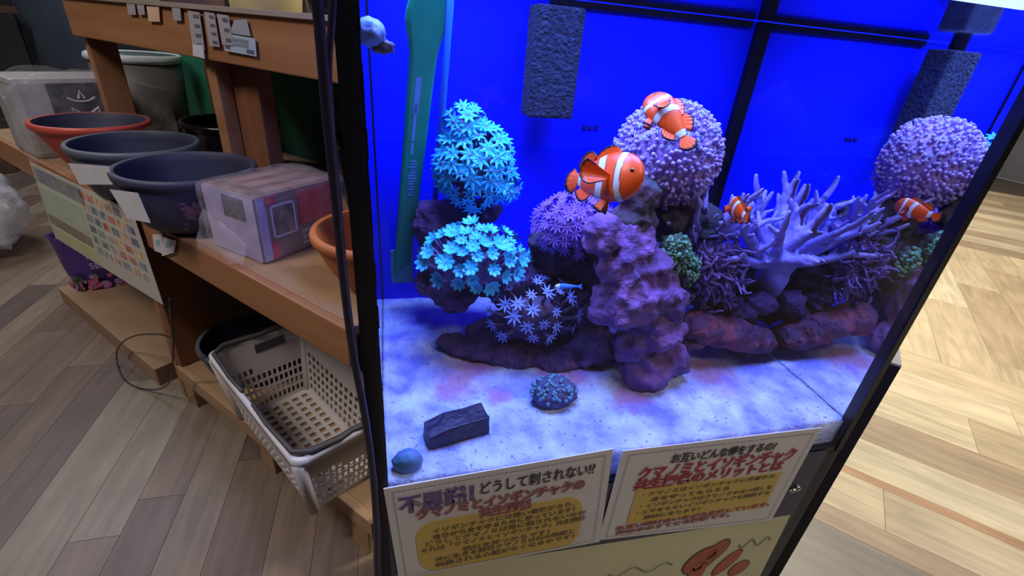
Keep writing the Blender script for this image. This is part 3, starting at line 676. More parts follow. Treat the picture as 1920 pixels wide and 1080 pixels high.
# ================================================================ the aquarium
X0, X1, Y0, Y1 = -0.021, 0.580, 0.347, 0.735
ZB, ZS, ZW, ZT = HC - 0.455, HC - 0.413, HC + 0.056, HC + 0.088
GLASS = mat_clear('tank_glass', facing=(0.012, 0.25), tint=(0.97, 0.985, 1.0))
BLUEB = mat('blue_back', (0.0, 0.010, 1.0), 0.45, (0.0, 0.006, 0.85), 3, spec=0.3)
def tank():
    t = empty('aquarium', (X0, Y0, ZB), 0, 'rectangular glass aquarium with black silicone corners and a blue back', 'aquarium')
    def part(name, x0, x1, y0, y1, z0, z1, m, bev=0.0, par=None, lab=None):
        bm = bmesh.new(); bbox(bm, x0 - X0, x1 - X0, y0 - Y0, y1 - Y0, z0 - ZB, z1 - ZB, 0, bev); o = new_obj(name, bm, m, par or t)
        if lab: o['label'] = lab
        return o
    part('front_pane', X0, X1, Y0 - 0.006, Y0 - 0.001, ZB, ZT, GLASS)
    part('right_pane', X1 + 0.001, X1 + 0.007, Y0 - 0.006, Y1, ZB, ZT, GLASS)
    part('left_pane', X0 - 0.007, X0 - 0.001, Y0 - 0.006, Y1, ZB, ZT, GLASS)
    part('back_pane', X0 - 0.007, X1 + 0.007, Y1 + 0.001, Y1 + 0.007, ZB, ZT, BLUEB, lab='blue back pane')
    part('bottom_pane', X0 - 0.007, X1 + 0.007, Y0 - 0.006, Y1 + 0.007, ZB - 0.008, ZB, BLACK)
    part('silicone_corner', X1 - 0.001, X1 + 0.0085, Y0 - 0.0075, Y0 + 0.006, ZB - 0.008, ZT, BLACK)
    part('silicone_corner', X0 - 0.0085, X0 + 0.0045, Y0 - 0.0075, Y0 + 0.004, ZB - 0.008, ZT, BLACK)
    part('silicone_corner', X1 - 0.012, X1 + 0.0005, Y1 - 0.010, Y1 + 0.0005, ZS - 0.03, ZW - 0.001, BLACK)
    part('silicone_corner', X0 - 0.0005, X0 + 0.002, Y1 - 0.003, Y1 + 0.0005, ZS - 0.03, ZT, BLACK)
    # uneven silicone smear on the left corner
    bm = bmesh.new()
    for k in range(26):
        z = ZS + (ZT - ZS) * k / 25; wd = 0.002 + 0.0035 * abs(noise.noise(Vector((0, 0, k * 0.45))))
        box(bm, (0.0045 + 0.5 * wd, -0.0012, z - ZB), (wd, 0.0015, (ZT - ZS) / 25 + 0.001))
    for f in bm.faces: pass
    new_obj('silicone_smear', bm, BLACK, t)
    # rim strips added in white for the lamp-lit band above the water
    RIM = mat('lit_rim_white', (0.75, 0.76, 0.85), 0.4)
    part('lit_rim_strip', X1 - 0.004, X1 + 0.0005, Y0, Y1, ZT - 0.026, ZT - 0.002, RIM)
    part('lit_rim_strip', X0, X1 - 0.005, Y1 - 0.02, Y1, ZT - 0.008, ZT - 0.002, RIM)
    # overflow slots in the back, just below the surface
    part('overflow_slot', 0.240, 0.560, Y1 - 0.003, Y1 + 0.0006, ZW - 0.009, ZW - 0.0008, BLACK)
    for k in range(3): part('back_mark', 0.302 + k * 0.010, 0.3085 + k * 0.010, Y1 - 0.0015, Y1 + 0.0008, HC - 0.118, HC - 0.114 + 0.002 * (k != 1), mat('mark_dark', (0.0, 0.0, 0.12), 0.5))
    # water: one body with its surface and its glass faces
    WT = mat_clear('water_surface', 1.33, (1, 1, 1), rough=0.06); WSD = mat_clear('water_against_side_glass', 2.0, (0.97, 0.99, 1.0)); WF = mat_clear('water_against_front_glass', facing=(0.01, 0.05), tint=(0.99, 0.995, 1))
    o = bpy.data.objects
    bm = bmesh.new(); e = 0.0005
    x0, x1, y0, y1, z0, z1 = X0 + e, X1 - e, Y0 + e, Y1 - 0.001, ZS - 0.03, ZW
    vs = bbox(bm, x0, x1, y0, y1, z0, z1)
    bm.normal_update()
    for f in bm.faces:
        n = f.normal; f.material_index = 0 if n.z > 0.5 else (1 if abs(n.x) > 0.5 else 2)
    for v in bm.verts: v.co -= Vector((X0, Y0, ZB))
    ob = new_obj('water', bm, [WT, WSD, WF], t)
tank()
# the stand under the tank, with its screw
def stand():
    t = empty('aquarium_stand', (X0, Y0, 0), 0, 'black cabinet under the aquarium, mostly covered by signs', 'cabinet')
    SB = mat('stand_black', (0.004, 0.004, 0.02), 0.4, (0.002, 0.002, 0.012), 5); SG = mat('stand_grey_glass', (0.055, 0.055, 0.11), 0.35, (0.045, 0.045, 0.09), 5)
    bm = bmesh.new(); bbox(bm, -0.008, X1 - X0 + 0.008, -0.0065, Y1 - Y0 + 0.008, 0, ZB - 0.0085, 0, 0.002); new_obj('carcass', bm, SB, t)
    bm = bmesh.new(); bbox(bm, 0.004, X1 - X0 - 0.016, -0.0082, -0.0066, 0.02, ZB - 0.004); new_obj('front_panel', bm, SG, t)
    p = aty(1491, 919, Y0 - 0.012)
    bm = bmesh.new(); tube(bm, [(p.x - X0 - 0.008, -0.012, p.z - 0.0007), (p.x - X0 + 0.006, -0.011, p.z + 0.0007)], 0.0028, 12); tube(bm, [(p.x - X0 + 0.006, -0.011, p.z + 0.0007), (p.x - X0 + 0.009, -0.005, p.z + 0.001)], 0.0032, 12); o = new_obj('screw', bm, mat('chrome', (0.8, 0.78, 0.75), 0.15, metal=1.0), t, True); o['label'] = 'shiny metal screw'
stand()
def sidebox():
    c = Vector(atz(1691, 686, HC - 0.45)); 
    t = empty('side_cabinet', (c.x, c.y, 0), RS, 'low black cabinet with a grey top behind the right side of the aquarium', 'cabinet')
    bm = bmesh.new(); bbox(bm, -0.40, 0.0, 0.0, 0.20, 0.0, HC - 0.454); new_obj('carcass', bm, mat('cabinet_black', (0.004, 0.004, 0.014), 0.45), t)
    bm = bmesh.new(); bbox(bm, -0.40, 0.0, 0.0, 0.20, HC - 0.454, HC - 0.45); new_obj('top_board', bm, mat('cabinet_grey_top', (0.30, 0.27, 0.24), 0.7, (0.27, 0.24, 0.21), 4), t)
sidebox()
# lamp hanging above the water
def lamp():
    t = empty('aquarium_lamp', (0.28, 0.53, HC + 0.25), 0, 'slim aquarium lamp hanging above the water', 'lamp')
    bm = bmesh.new(); bbox(bm, -0.30, 0.30, -0.11, 0.11, 0.0, 0.03, 0, 0.006); new_obj('housing', bm, mat('lamp_shell', (0.5, 0.5, 0.52), 0.4), t)
    bm = bmesh.new(); bbox(bm, -0.28, 0.28, -0.10, 0.10, -0.003, 0.0); new_obj('lens', bm, mat_emit('lamp_lens', LAMP_COL, 2.0), t)
    for x in (-0.25, 0.25):
        bm = bmesh.new(); tube(bm, [(x, 0, 0.028), (x, 0, 3.0 - HC - 0.25)], 0.0015, 6); new_obj('hanging_wire', bm, BLACK, t)
lamp()

# ---------------------------------------------------------------- sand
def sand():
    bm = bmesh.new(); nx, ny = 150, 100
    def hz(p):
        h = noise.noise(Vector((p.x * 9, p.y * 9, 0))) * 0.004 + noise.noise(Vector((p.x * 40, p.y * 40, 3))) * 0.0022 + noise.noise(Vector((p.x * 120, p.y * 120, 9))) * 0.0012
        return h
    top = grid_plane(bm, (X0 + 0.001, Y0 + 0.001, ZS), (X1 - 0.001, Y0 + 0.001, ZS), (X0 + 0.001, Y1 - 0.002, ZS), (X1 - 0.001, Y1 - 0.002, ZS), nx, ny, lambda p, s, t_: Vector((p.x, p.y, p.z + hz(p) - 0.003 * (t_ < 0.001))))
    # skirt down to the bottom pane
    edge = [top[i][0] for i in range(nx + 1)] + [top[nx][j] for j in range(1, ny + 1)] + [top[i][ny] for i in range(nx - 1, -1, -1)] + [top[0][j] for j in range(ny - 1, 0, -1)]
    low = [bm.verts.new((v.co.x, v.co.y, ZB + 0.001)) for v in edge]; n = len(edge)
    for k in range(n): bm.faces.new((edge[k], edge[(k + 1) % n], low[(k + 1) % n], low[k]))
    m = bpy.data.materials.new('aragonite_sand'); m.use_nodes = True; nt = m.node_tree; b = nt.nodes['Principled BSDF']; b.inputs['Roughness'].default_value = 0.9
    tc = nd(nt, 'ShaderNodeTexCoord'); L = nt.links
    def ns(sc, det=5): 
        n = nd(nt, 'ShaderNodeTexNoise'); n.inputs['Scale'].default_value = sc; n.inputs['Detail'].default_value = det; L.new(tc.outputs['Object'], n.inputs['Vector']); return n
    def ramp(src, a, b_, c0, c1):
        r = nd(nt, 'ShaderNodeValToRGB'); r.color_ramp.elements[0].position = a; r.color_ramp.elements[1].position = b_; r.color_ramp.elements[0].color = c0; r.color_ramp.elements[1].color = c1; L.new(src, r.inputs[0]); return r
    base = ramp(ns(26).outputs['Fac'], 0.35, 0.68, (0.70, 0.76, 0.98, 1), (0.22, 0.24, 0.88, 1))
    def mix(a, c, fac):
        x = nd(nt, 'ShaderNodeMix', data_type='RGBA'); L.new(fac, x.inputs[0]); L.new(a, x.inputs[6]); x.inputs[7].default_value = c; return x.outputs[2]
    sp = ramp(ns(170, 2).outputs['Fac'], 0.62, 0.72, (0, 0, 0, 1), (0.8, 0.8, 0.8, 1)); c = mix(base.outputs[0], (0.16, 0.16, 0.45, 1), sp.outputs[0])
    # rusty patches, where the photo has them
    fac = None
    for (px, py, r) in ((850, 722, 0.035), (935, 742, 0.018), (1060, 700, 0.045), (1330, 695, 0.045), (1180, 745, 0.03), (880, 690, 0.04)):
        p = atz(px, py, ZS); d = nd(nt, 'ShaderNodeVectorMath', operation='DISTANCE'); L.new(tc.outputs['Object'], d.inputs[0]); d.inputs[1].default_value = p
        a = nd(nt, 'ShaderNodeMath', operation='MULTIPLY_ADD'); L.new(ns(45).outputs['Fac'], a.inputs[0]); a.inputs[1].default_value = -r * 1.8; L.new(d.outputs['Value'], a.inputs[2])
        q = nd(nt, 'ShaderNodeMapRange'); L.new(a.outputs[0], q.inputs[0]); q.inputs[1].default_value = -r * 0.5; q.inputs[2].default_value = r * 0.3; q.inputs[3].default_value = 0.75; q.inputs[4].default_value = 0
        if fac is None: fac = q.outputs[0]
        else:
            mx = nd(nt, 'ShaderNodeMath', operation='MAXIMUM'); L.new(fac, mx.inputs[0]); L.new(q.outputs[0], mx.inputs[1]); fac = mx.outputs[0]
    c = mix(c, (0.50, 0.17, 0.28, 1), fac)
    L.new(c, b.inputs['Base Color'])
    bp = nd(nt, 'ShaderNodeBump'); bp.inputs['Strength'].default_value = 0.6; bp.inputs['Distance'].default_value = 0.004; L.new(ns(220, 3).outputs['Fac'], bp.inputs['Height']); L.new(bp.outputs[0], b.inputs['Normal'])
    tag(new_obj('sand_bed', bm, m, None, True), 'pale coral sand bed with rusty patches on the aquarium bottom', 'sand', kind='stuff')
sand()

# ---------------------------------------------------------------- live rock
ROCK = mat('purple_rock', (0.15, 0.055, 0.20), 0.85, (0.055, 0.030, 0.11), 38, 0.9, 110, lo=0.4, hi=0.6)
ROCKM = mat('mauve_rock', (0.25, 0.10, 0.36), 0.85, (0.10, 0.045, 0.17), 30, 0.8, 90, lo=0.4, hi=0.62)
ROCKB = mat('rusty_rock', (0.26, 0.055, 0.10), 0.85, (0.10, 0.035, 0.12), 36, 0.8, 100, lo=0.4, hi=0.6)
ROCKD = mat('dark_rock', (0.045, 0.035, 0.08), 0.9, (0.10, 0.06, 0.14), 40, 0.8, 100)
def rock(name, label, blobs, m, amp=0.30, voxel=0.0035, disp=0.012, dsize=0.02, cat='rock', seed=0.0, floor=False):
    """blobs: (px, py, Y, radius in px[, x-stretch, y-depth stretch, z-stretch])"""
    bm = bmesh.new(); pts = [aty(b[0], b[1], b[2]) for b in blobs]
    c0 = sum(pts, Vector()) / len(pts); low = 1e9
    for i, b in enumerate(blobs):
        p = pts[i]; r = psz(b[3], p); sx, sy, sz = b[4:7] if len(b) > 4 else (1, 1, 1)
        blob(bm, p - c0, (r * sx, r * sy, r * sz), 4, amp, 2.2, seed + i * 1.37)
    for v in bm.verts:
        v.co.x = min(max(v.co.x + c0.x, X0 + 0.008), X1 - 0.008) - c0.x; v.co.y = min(v.co.y + c0.y, Y1 - 0.01) - c0.y
        v.co.z = max(v.co.z + c0.z, ZS - 0.02) - c0.z
    o = new_obj(name, bm, m, None, True); o.location = c0; remesh(o, voxel, disp, dsize)
    return tag(o, label, cat)
rock('reef_rock', 'tall purple rock standing at the back left under the blue-green polyps', [(815, 420, 0.66, 42), (860, 400, 0.66, 38), (905, 395, 0.65, 30, 1.2, 1, .7), (835, 480, 0.645, 44), (890, 500, 0.63, 55), (850, 545, 0.62, 42), (940, 520, 0.62, 45), (800, 530, 0.65, 24)], ROCK, seed=1.0)
rock('reef_rock', 'wide dark purple ledge lying at the front left with a blunt tip', [(848, 642, 0.57, 20, 1.6, 1, .7), (900, 655, 0.555, 30, 1.6, 1, .6), (960, 665, 0.54, 36, 1.5, 1, .6), (1040, 668, 0.53, 36, 1.5, 1.2, .7), (1110, 650, 0.53, 38, 1.3, 1.2, .8), (940, 620, 0.58, 40, 1.5, 1, .7), (1010, 600, 0.57, 52, 1.5, 1, .8), (980, 540, 0.60, 55), (1060, 540, 0.60, 55), (1090, 590, 0.58, 50)], ROCK, seed=3.0)
rock('reef_rock', 'craggy mauve rock column in the middle of the tank', [(1130, 440, 0.50, 36, 1, 1, 1.2), (1185, 455, 0.50, 42, 1.1, 1, 1), (1170, 500, 0.49, 48), (1225, 500, 0.49, 42), (1180, 560, 0.48, 60, 1.1, 1, .9), (1240, 560, 0.48, 46), (1140, 585, 0.48, 30, 1.3, 1, .8), (1230, 610, 0.475, 52, 1, 1, .9), (1190, 640, 0.475, 40), (1215, 690, 0.465, 45, 1, 1, 1), (1255, 670, 0.47, 36), (1195, 715, 0.462, 26)], ROCKM, amp=0.34, disp=0.010, dsize=0.030, seed=5.0)
rock('reef_rock', 'dark greenish lump of rock under the pink dome coral', [(1200, 365, 0.515, 36, 1, 1, 1.1), (1190, 410, 0.515, 38), (1225, 340, 0.53, 26), (1250, 400, 0.56, 50), (1300, 420, 0.57, 50)], mat('green_brown_rock', (0.055, 0.07, 0.10), 0.9, (0.10, 0.05, 0.10), 30, 0.7, 90), seed=6.0)
rock('reef_rock', 'purple back rock carrying the feathery purple polyps', [(1050, 460, 0.60, 55), (1090, 430, 0.60, 45), (1030, 500, 0.61, 45), (1110, 490, 0.59, 50), (1180, 480, 0.60, 55), (1260, 500, 0.60, 60), (1330, 520, 0.60, 60)], ROCKD, seed=7.0)
rock('reef_rock', 'rust-red slab lying on the sand at the right glass', [(1310, 612, 0.50, 34, 1.5, 1, .8), (1360, 622, 0.50, 36, 1.7, 1, .7), (1410, 636, 0.50, 32, 1.6, 1, .7), (1335, 618, 0.50, 34, 1.5, 1, .75), (1385, 630, 0.50, 34, 1.5, 1, .7), (1350, 600, 0.53, 36, 1.5, 1, .7), (1300, 640, 0.49, 18, 1.4, 1, .7)], ROCKB, amp=0.2, seed=8.0)
rock('reef_rock', 'porous purple rock under the twiggy mass', [(1340, 560, 0.55, 45, 1, 1, .9), (1390, 570, 0.56, 36), (1310, 520, 0.56, 40), (1360, 500, 0.57, 42), (1420, 590, 0.56, 30), (1440, 560, 0.60, 30)], ROCK, amp=0.45, disp=0.022, dsize=0.013, seed=9.0)

# ---------------------------------------------------------------- polyp colonies
def polyp_mesh(name, m, r=1.0, petals=8, cup=0.25, width=0.20, blunt=0.7):
    bm = bmesh.new()
    for k in range(petals):
        a = 2 * math.pi * k / petals; d = Vector((math.cos(a), math.sin(a), 0)); u = Vector((-d.y, d.x, 0))
        prof = [(0.08, 0.08, 0.10), (0.45, width, 0.05), (0.80, width * blunt, 0.04), (1.0, width * 0.25, 0.02)]
        rg = []
        for s, w_, th in prof:
            c = d * s * r + Vector((0, 0, cup * s * s * r)); rg.append([bm.verts.new(c + u * w_ * r), bm.verts.new(c + Vector((0, 0, th * r))), bm.verts.new(c - u * w_ * r), bm.verts.new(c - Vector((0, 0, th * r)))])
        for i in range(3):
            for q in range(4): bm.faces.new((rg[i][q], rg[i][(q + 1) % 4], rg[i + 1][(q + 1) % 4], rg[i + 1][q]))
        bm.faces.new(rg[0]); bm.faces.new(rg[-1])
    vs = bmesh.ops.create_icosphere(bm, subdivisions=1, radius=0.2 * r)['verts']
    for v in vs: v.co.z *= 0.6
    me = bpy.data.meshes.new(name); bmesh.ops.recalc_face_normals(bm, faces=bm.faces); bm.to_mesh(me); bm.free(); me.materials.append(m)
    return me
def colony(name, label, centre, rad, n, prad, me, stalkm, lean=(0, -0.35, 0.9), stalk=0.02, spread=1.0, seed=1, minz=-0.1, body=True, cat='coral', jitter=0.25, cone=None, pts=None):
    """a colony: fleshy base, stalks and single polyps turned outwards"""
    rn = random.Random(seed); c = Vector(centre); t = empty(name, c, 0, label, cat)
    rad = Vector(rad) if not isinstance(rad, float) else Vector((rad,) * 3)
    if body:
        bm = bmesh.new(); blob(bm, (0, 0, 0), rad * 0.78, 3, 0.25, 3, seed); new_obj('base', bm, stalkm, t, True)
    sb = bmesh.new(); ln = Vector(lean).normalized(); got = []; tries = 0
    if pts:
        got = pts
    else:
        while len(got) < n and tries < 6000:
            tries += 1; d = Vector((rn.gauss(0, 1), rn.gauss(0, 1), rn.gauss(0, 1))).normalized()
            if d.dot(ln) < minz: continue
            q = Vector((d.x * rad.x, d.y * rad.y, d.z * rad.z))
            if any((q - g).length < prad * 1.15 * spread for g in got): continue
            got.append(q)
    for q in got:
        d = Vector((q.x / rad.x, q.y / rad.y, q.z / rad.z)).normalized(); tip = q + (d * 0.7 + Vector((0, 0, 0.5))).normalized() * stalk * rn.uniform(0.6, 1.2)
        mid = (q * 0.95 + tip) / 2 + Vector((rn.uniform(-1, 1), rn.uniform(-1, 1), 0)) * stalk * 0.1
        tube(sb, [q * 0.85, mid, tip], [prad * 0.28, prad * 0.2, prad * 0.26], 6)
        o = bpy.data.objects.new('polyp', me); COL.objects.link(o); o.parent = t; o.location = tip
        dd = (d + Vector((rn.uniform(-1, 1), rn.uniform(-1, 1), rn.uniform(-1, 1))) * jitter + ln * 0.4).normalized()
        o.rotation_mode = 'QUATERNION'; o.rotation_quaternion = dd.to_track_quat('Z', 'Y') @ Matrix.Rotation(rn.random() * 6.28, 3, 'Z').to_quaternion()
        s = prad * rn.uniform(0.8, 1.2); o.scale = (s, s, s)
    new_obj('stalks', sb, stalkm, t, True)
    return t
TURQ = mat('turquoise_polyp', (0.02, 0.42, 0.80), 0.5, (0.04, 0.62, 0.90), 60)
TURQ2 = mat('blue_green_polyp', (0.03, 0.48, 0.88), 0.5, (0.08, 0.70, 0.90), 60)
STALK = mat('mauve_stalk', (0.26, 0.20, 0.42), 0.6, (0.16, 0.10, 0.26), 40)
BLUEP = mat('violet_polyp', (0.22, 0.24, 0.85), 0.5, (0.30, 0.45, 0.95), 60)
PURP = mat('purple_polyp', (0.30, 0.13, 0.70), 0.5, (0.20, 0.09, 0.50), 60)
mT = polyp_mesh('polyp', TURQ, 1, 8, 0.15, 0.19, 0.6); mT2 = polyp_mesh('polyp', TURQ2, 1, 8, 0.45, 0.27, 0.95)
mB = polyp_mesh('polyp', BLUEP, 1, 8, 0.2, 0.14, 0.6); mP = polyp_mesh('polyp', PURP, 1, 8, 0.3, 0.16, 0.6)
def wp(x, y, Y): return aty(x, y, Y)
YA = 0.635
colony('star_polyp_coral', 'tall cone of turquoise star polyps on the back left rock', wp(890, 315, YA), (0.046, 0.035, 0.050), 72, 0.0130, mT, STALK, lean=(0.1, -0.6, 0.6), stalk=0.010, seed=3, minz=-0.35, spread=0.75)
c = wp(872, 245, YA); colony('star_polyp_coral', 'peak cluster of turquoise star polyps above the cone on the left', c, (0.022, 0.02, 0.024), 22, 0.0125, mT, STALK, lean=(0, -0.6, 0.6), stalk=0.008, seed=5, minz=-0.3, spread=0.75)
c = wp(945, 352, 0.62); colony('star_polyp_coral', 'small side cluster of turquoise star polyps at the right foot of the cone', c, (0.014, 0.012, 0.012), 9, 0.013, mT, STALK, lean=(0.4, -0.6, 0.3), stalk=0.010, seed=6, minz=-0.2, spread=0.7)
colony('clove_polyp_coral', 'spreading bouquet of bright turquoise cup polyps on tall stalks', wp(888, 500, 0.565), (0.050, 0.034, 0.030), 58, 0.0105, mT2, STALK, lean=(0, -0.45, 0.9), stalk=0.026, seed=8, minz=0.0, spread=0.8)
colony('clove_polyp_coral', 'cluster of violet-blue star polyps on the front left ledge', wp(1000, 590, 0.53), (0.054, 0.026, 0.036), 30, 0.0105, mB, mat('plum_stalk', (0.12, 0.07, 0.16), 0.7), lean=(0, -0.6, 0.7), stalk=0.016, seed=9, minz=-0.15, spread=1.25)
colony('feather_polyp_coral', 'bushy mound of small purple polyps below the nearest clownfish', wp(1078, 425, 0.565), (0.052, 0.036, 0.035), 95, 0.0085, mP, PURP, lean=(-0.1, -0.7, 0.6), stalk=0.008, seed=12, minz=-0.2, spread=0.75)
# small green-grey mound coral on the sand
def mound():
    p = atz(1036, 748, ZS); t = empty('mound_coral', p, 0, 'small grey-green mound coral lying alone on the front sand', 'coral')
    bm = bmesh.new(); blob(bm, (0, 0, 0.012), (0.030, 0.024, 0.018), 4, 0.15, 3, 3.0); new_obj('base', bm, mat('mound_body', (0.10, 0.10, 0.20), 0.8, (0.05, 0.05, 0.12), 60), t, True)
    bm = bmesh.new(); rn = random.Random(3)
    for k in range(80):
        d = Vector((rn.gauss(0, 1), rn.gauss(0, 1), abs(rn.gauss(0, 1)))).normalized(); q = Vector((d.x * 0.031, d.y * 0.025, 0.012 + d.z * 0.019))
        blob(bm, q, 0.0028, 1, 0.1, 2, k)
    o = new_obj('bumps', bm, mat('mound_tips', (0.14, 0.30, 0.40), 0.7), t, True); o['kind'] = 'stuff'
mound()
# big pink dome coral
def dome():
    c = wp(1250, 292, 0.56); R = psz(104, c); t = empty('flowerpot_coral', c, 0, 'large rounded pink-lilac dome coral at the back, speckled with pale tips', 'coral')
    rn = random.Random(21); bm = bmesh.new()
    blob(bm, (0, 0, 0), (R * 0.9, R * 0.8, R * 0.88), 4, 0.08, 3, 2.0); new_obj('body', bm, mat('dome_body', (0.50, 0.33, 0.78), 0.7, (0.38, 0.24, 0.62), 30, 0.4, 120), t, True)
    bm = bmesh.new(); bm2 = bmesh.new()
    for k in range(1000):
        z = 1 - 2 * (k + 0.5) / 1000; a = k * 2.39996; r = math.sqrt(1 - z * z); d = Vector((r * math.cos(a), r * math.sin(a), z)); d = (d + Vector((rn.uniform(-1, 1), rn.uniform(-1, 1), rn.uniform(-1, 1))) * 0.06).normalized()
        if d.y > 0.55: continue
        q = Vector((d.x * R * 0.88, d.y * R * 0.78, d.z * R * 0.86)); L = R * rn.uniform(0.05, 0.12)
        tube(bm, [q, q + d * L], [0.0022, 0.0030], 5)
        if rn.random() < (0.42 if d.z > 0.1 else 0.16):
            c_ = q + d * L; u = d.orthogonal().normalized(); w2 = d.cross(u); ln = rn.uniform(0.002, 0.0042)
            for a in range(5):
                e_ = u * math.cos(a * 1.2566) + w2 * math.sin(a * 1.2566); tube(bm2, [c_, c_ + e_ * ln + d * 0.001], [0.0011, 0.0006], 4)
    o = new_obj('tentacles', bm, mat('dome_tentacle', (0.54, 0.38, 0.85), 0.6, (0.38, 0.26, 0.68), 30), t, True); o['kind'] = 'stuff'
    o = new_obj('tentacle_tips', bm2, mat('dome_tip', (0.42, 0.50, 0.95), 0.5), t, True); o['kind'] = 'stuff'
dome()
# green bumpy coral
def greenc(px, py, Y, r, label, n=130, seed=1):
    c = wp(px, py, Y); R = psz(r, c); t = empty('bumpy_coral', c, 0, label, 'coral'); rn = random.Random(seed)
    bm = bmesh.new(); blob(bm, (0, 0, 0), (R * 0.85, R * 0.7, R * 1.1), 4, 0.4, 2.5, seed); new_obj('base', bm, mat('olive_base', (0.04, 0.07, 0.06), 0.8, (0.02, 0.04, 0.05), 50), t, True)
    bm = bmesh.new()
    for k in range(n):
        d = Vector((rn.gauss(0, 1), -abs(rn.gauss(0, 1)), rn.gauss(0, 1))).normalized(); q = Vector((d.x * R * 0.88, d.y * R * 0.73, d.z * R * 1.13)) * (1 + 0.25 * noise.noise(d * 2.5 + Vector((seed, seed, seed))))
        blob(bm, q, rn.uniform(0.002, 0.004), 1, 0.2, 2, k)
    o = new_obj('bumps', bm, mat('olive_bumps', (0.20, 0.42, 0.22), 0.6, (0.05, 0.20, 0.16), 90), t, True); o['kind'] = 'stuff'
greenc(1262, 475, 0.49, 34, 'dark green bumpy coral to the right of the mauve column', 170, 2)
greenc(1285, 505, 0.50, 28, 'lower olive bumpy coral lump right of the mauve column', 110, 5)
# finger leather corals
LEATH = mat('leather_coral', (0.48, 0.40, 0.95), 0.6, (0.36, 0.28, 0.78), 40, 0.25, 160, sss=0.0)
def finger(name, label, base, top, r0, n, L, seed, fan=1.0, m=LEATH, xmax=None):
    rn = random.Random(seed); b = Vector(base); bm = bmesh.new(); tp = Vector(top) - b
    blob(bm, tp * 0.45, (r0 * 1.0, r0 * 0.9, tp.length * 0.62), 3, 0.12, 2, seed); tube(bm, [Vector((0, 0, -0.01)), tp * 0.4, tp], [r0 * 0.9, r0 * 0.8, r0 * 0.9], 12)
    def grow(p, d, L_, r, lev):
        pts = [p.copy()]; rr = [r]; q = p.copy(); dd = d.copy(); k = 5
        for i in range(k):
            dd = (dd + Vector((rn.uniform(-1, 1), rn.uniform(-1, 1), rn.uniform(-0.2, 1.0))) * 0.16).normalized(); q = q + dd * L_ / k
            if xmax is not None and q.x + b.x > xmax: q.x = xmax - b.x
            if q.y + b.y > Y1 - 0.012: q.y = Y1 - 0.012 - b.y
            pts.append(q.copy()); rr.append(r * (1 - 0.50 * ((i + 1) / k) ** 1.6))
            if lev > 0 and i < 5:
                sd = (dd + Vector((rn.uniform(-1, 1), rn.uniform(-1, 1), rn.uniform(-0.5, 0.9))) * 0.9).normalized(); grow(q, sd, L_ * rn.uniform(0.22, 0.40), r * 0.62, lev - 1)
        tube(bm, pts, rr, 8)
    for k in range(n):
        a = math.pi * (k + 0.5) / n; d = Vector((math.cos(a) * fan, rn.uniform(-0.75, 0.35), 0.12 + math.sin(a) * 0.95)).normalized()
        grow(tp * rn.uniform(0.7, 1.0) + Vector((math.cos(a) * r0 * 0.5, 0, 0)), d, L * rn.uniform(0.65, 1.1), min(r0 * 0.30, 0.0085), 1)
    o = new_obj(name, bm, m, None, True); o.location = b; remesh(o, 0.0019); sm = o.modifiers.new('soft', 'SMOOTH'); sm.iterations = 2
    return tag(o, label, 'coral')
finger('finger_leather_coral', 'large pale lilac finger coral with a thick stalk against the right glass', wp(1462, 548, 0.545), wp(1462, 470, 0.545), 0.034, 19, 0.102, 4, 1.35, xmax=X1 - 0.004)
finger('finger_leather_coral', 'pale lilac finger coral left of the thick-stalked one, behind the small clownfish', wp(1318, 500, 0.55), wp(1325, 440, 0.55), 0.023, 14, 0.074, 11, 1.3)
# twiggy purple mass
def twigs():
    c = wp(1338, 515, 0.520); bm = bmesh.new(); rn = random.Random(5)
    for k in range(330):
        p = Vector((rn.gauss(0, 0.023), rn.gauss(0, 0.010), rn.gauss(0, 0.023))); d = Vector((rn.gauss(0, 1), rn.gauss(-0.4, 1), rn.gauss(0.2, 1))).normalized(); pts = [p]
        for i in range(4):
            d = (d + Vector((rn.uniform(-1, 1), rn.uniform(-1, 1), rn.uniform(-1, 1))) * 0.7).normalized(); pts.append(pts[-1] + d * 0.006)
        tube(bm, pts, [0.0026, 0.0024, 0.002, 0.0017, 0.0012], 5)
    o = new_obj('twig_coral', bm, mat('twig_violet', (0.24, 0.14, 0.46), 0.7, (0.15, 0.08, 0.28), 40), None, True); o.location = c
    tag(o, 'tangled violet twig coral between the green lumps and the thick-stalked finger coral', 'coral')
twigs()
rock('coral_lump', 'smooth blue-green lump between the finger coral and the glass', [(1480, 545, 0.575, 26, 1, 1, .8), (1455, 575, 0.56, 20)], mat('blue_green_lump', (0.03, 0.22, 0.30), 0.7, (0.03, 0.10, 0.25), 30), cat='coral', seed=14)
rock('reef_rock', 'dark purple rock at the foot of the thick-stalked finger coral', [(1430, 568, 0.52, 24, 1.2, 1, .9), (1470, 580, 0.515, 22, 1.2, 1, .8), (1490, 550, 0.53, 22), (1400, 590, 0.52, 18)], ROCK, seed=17)
rock('reef_rock', 'mauve rock standing behind the slab close to the right glass', [(1400, 530, 0.62, 34), (1450, 580, 0.58, 30), (1420, 610, 0.55, 26)], ROCKM, seed=15)

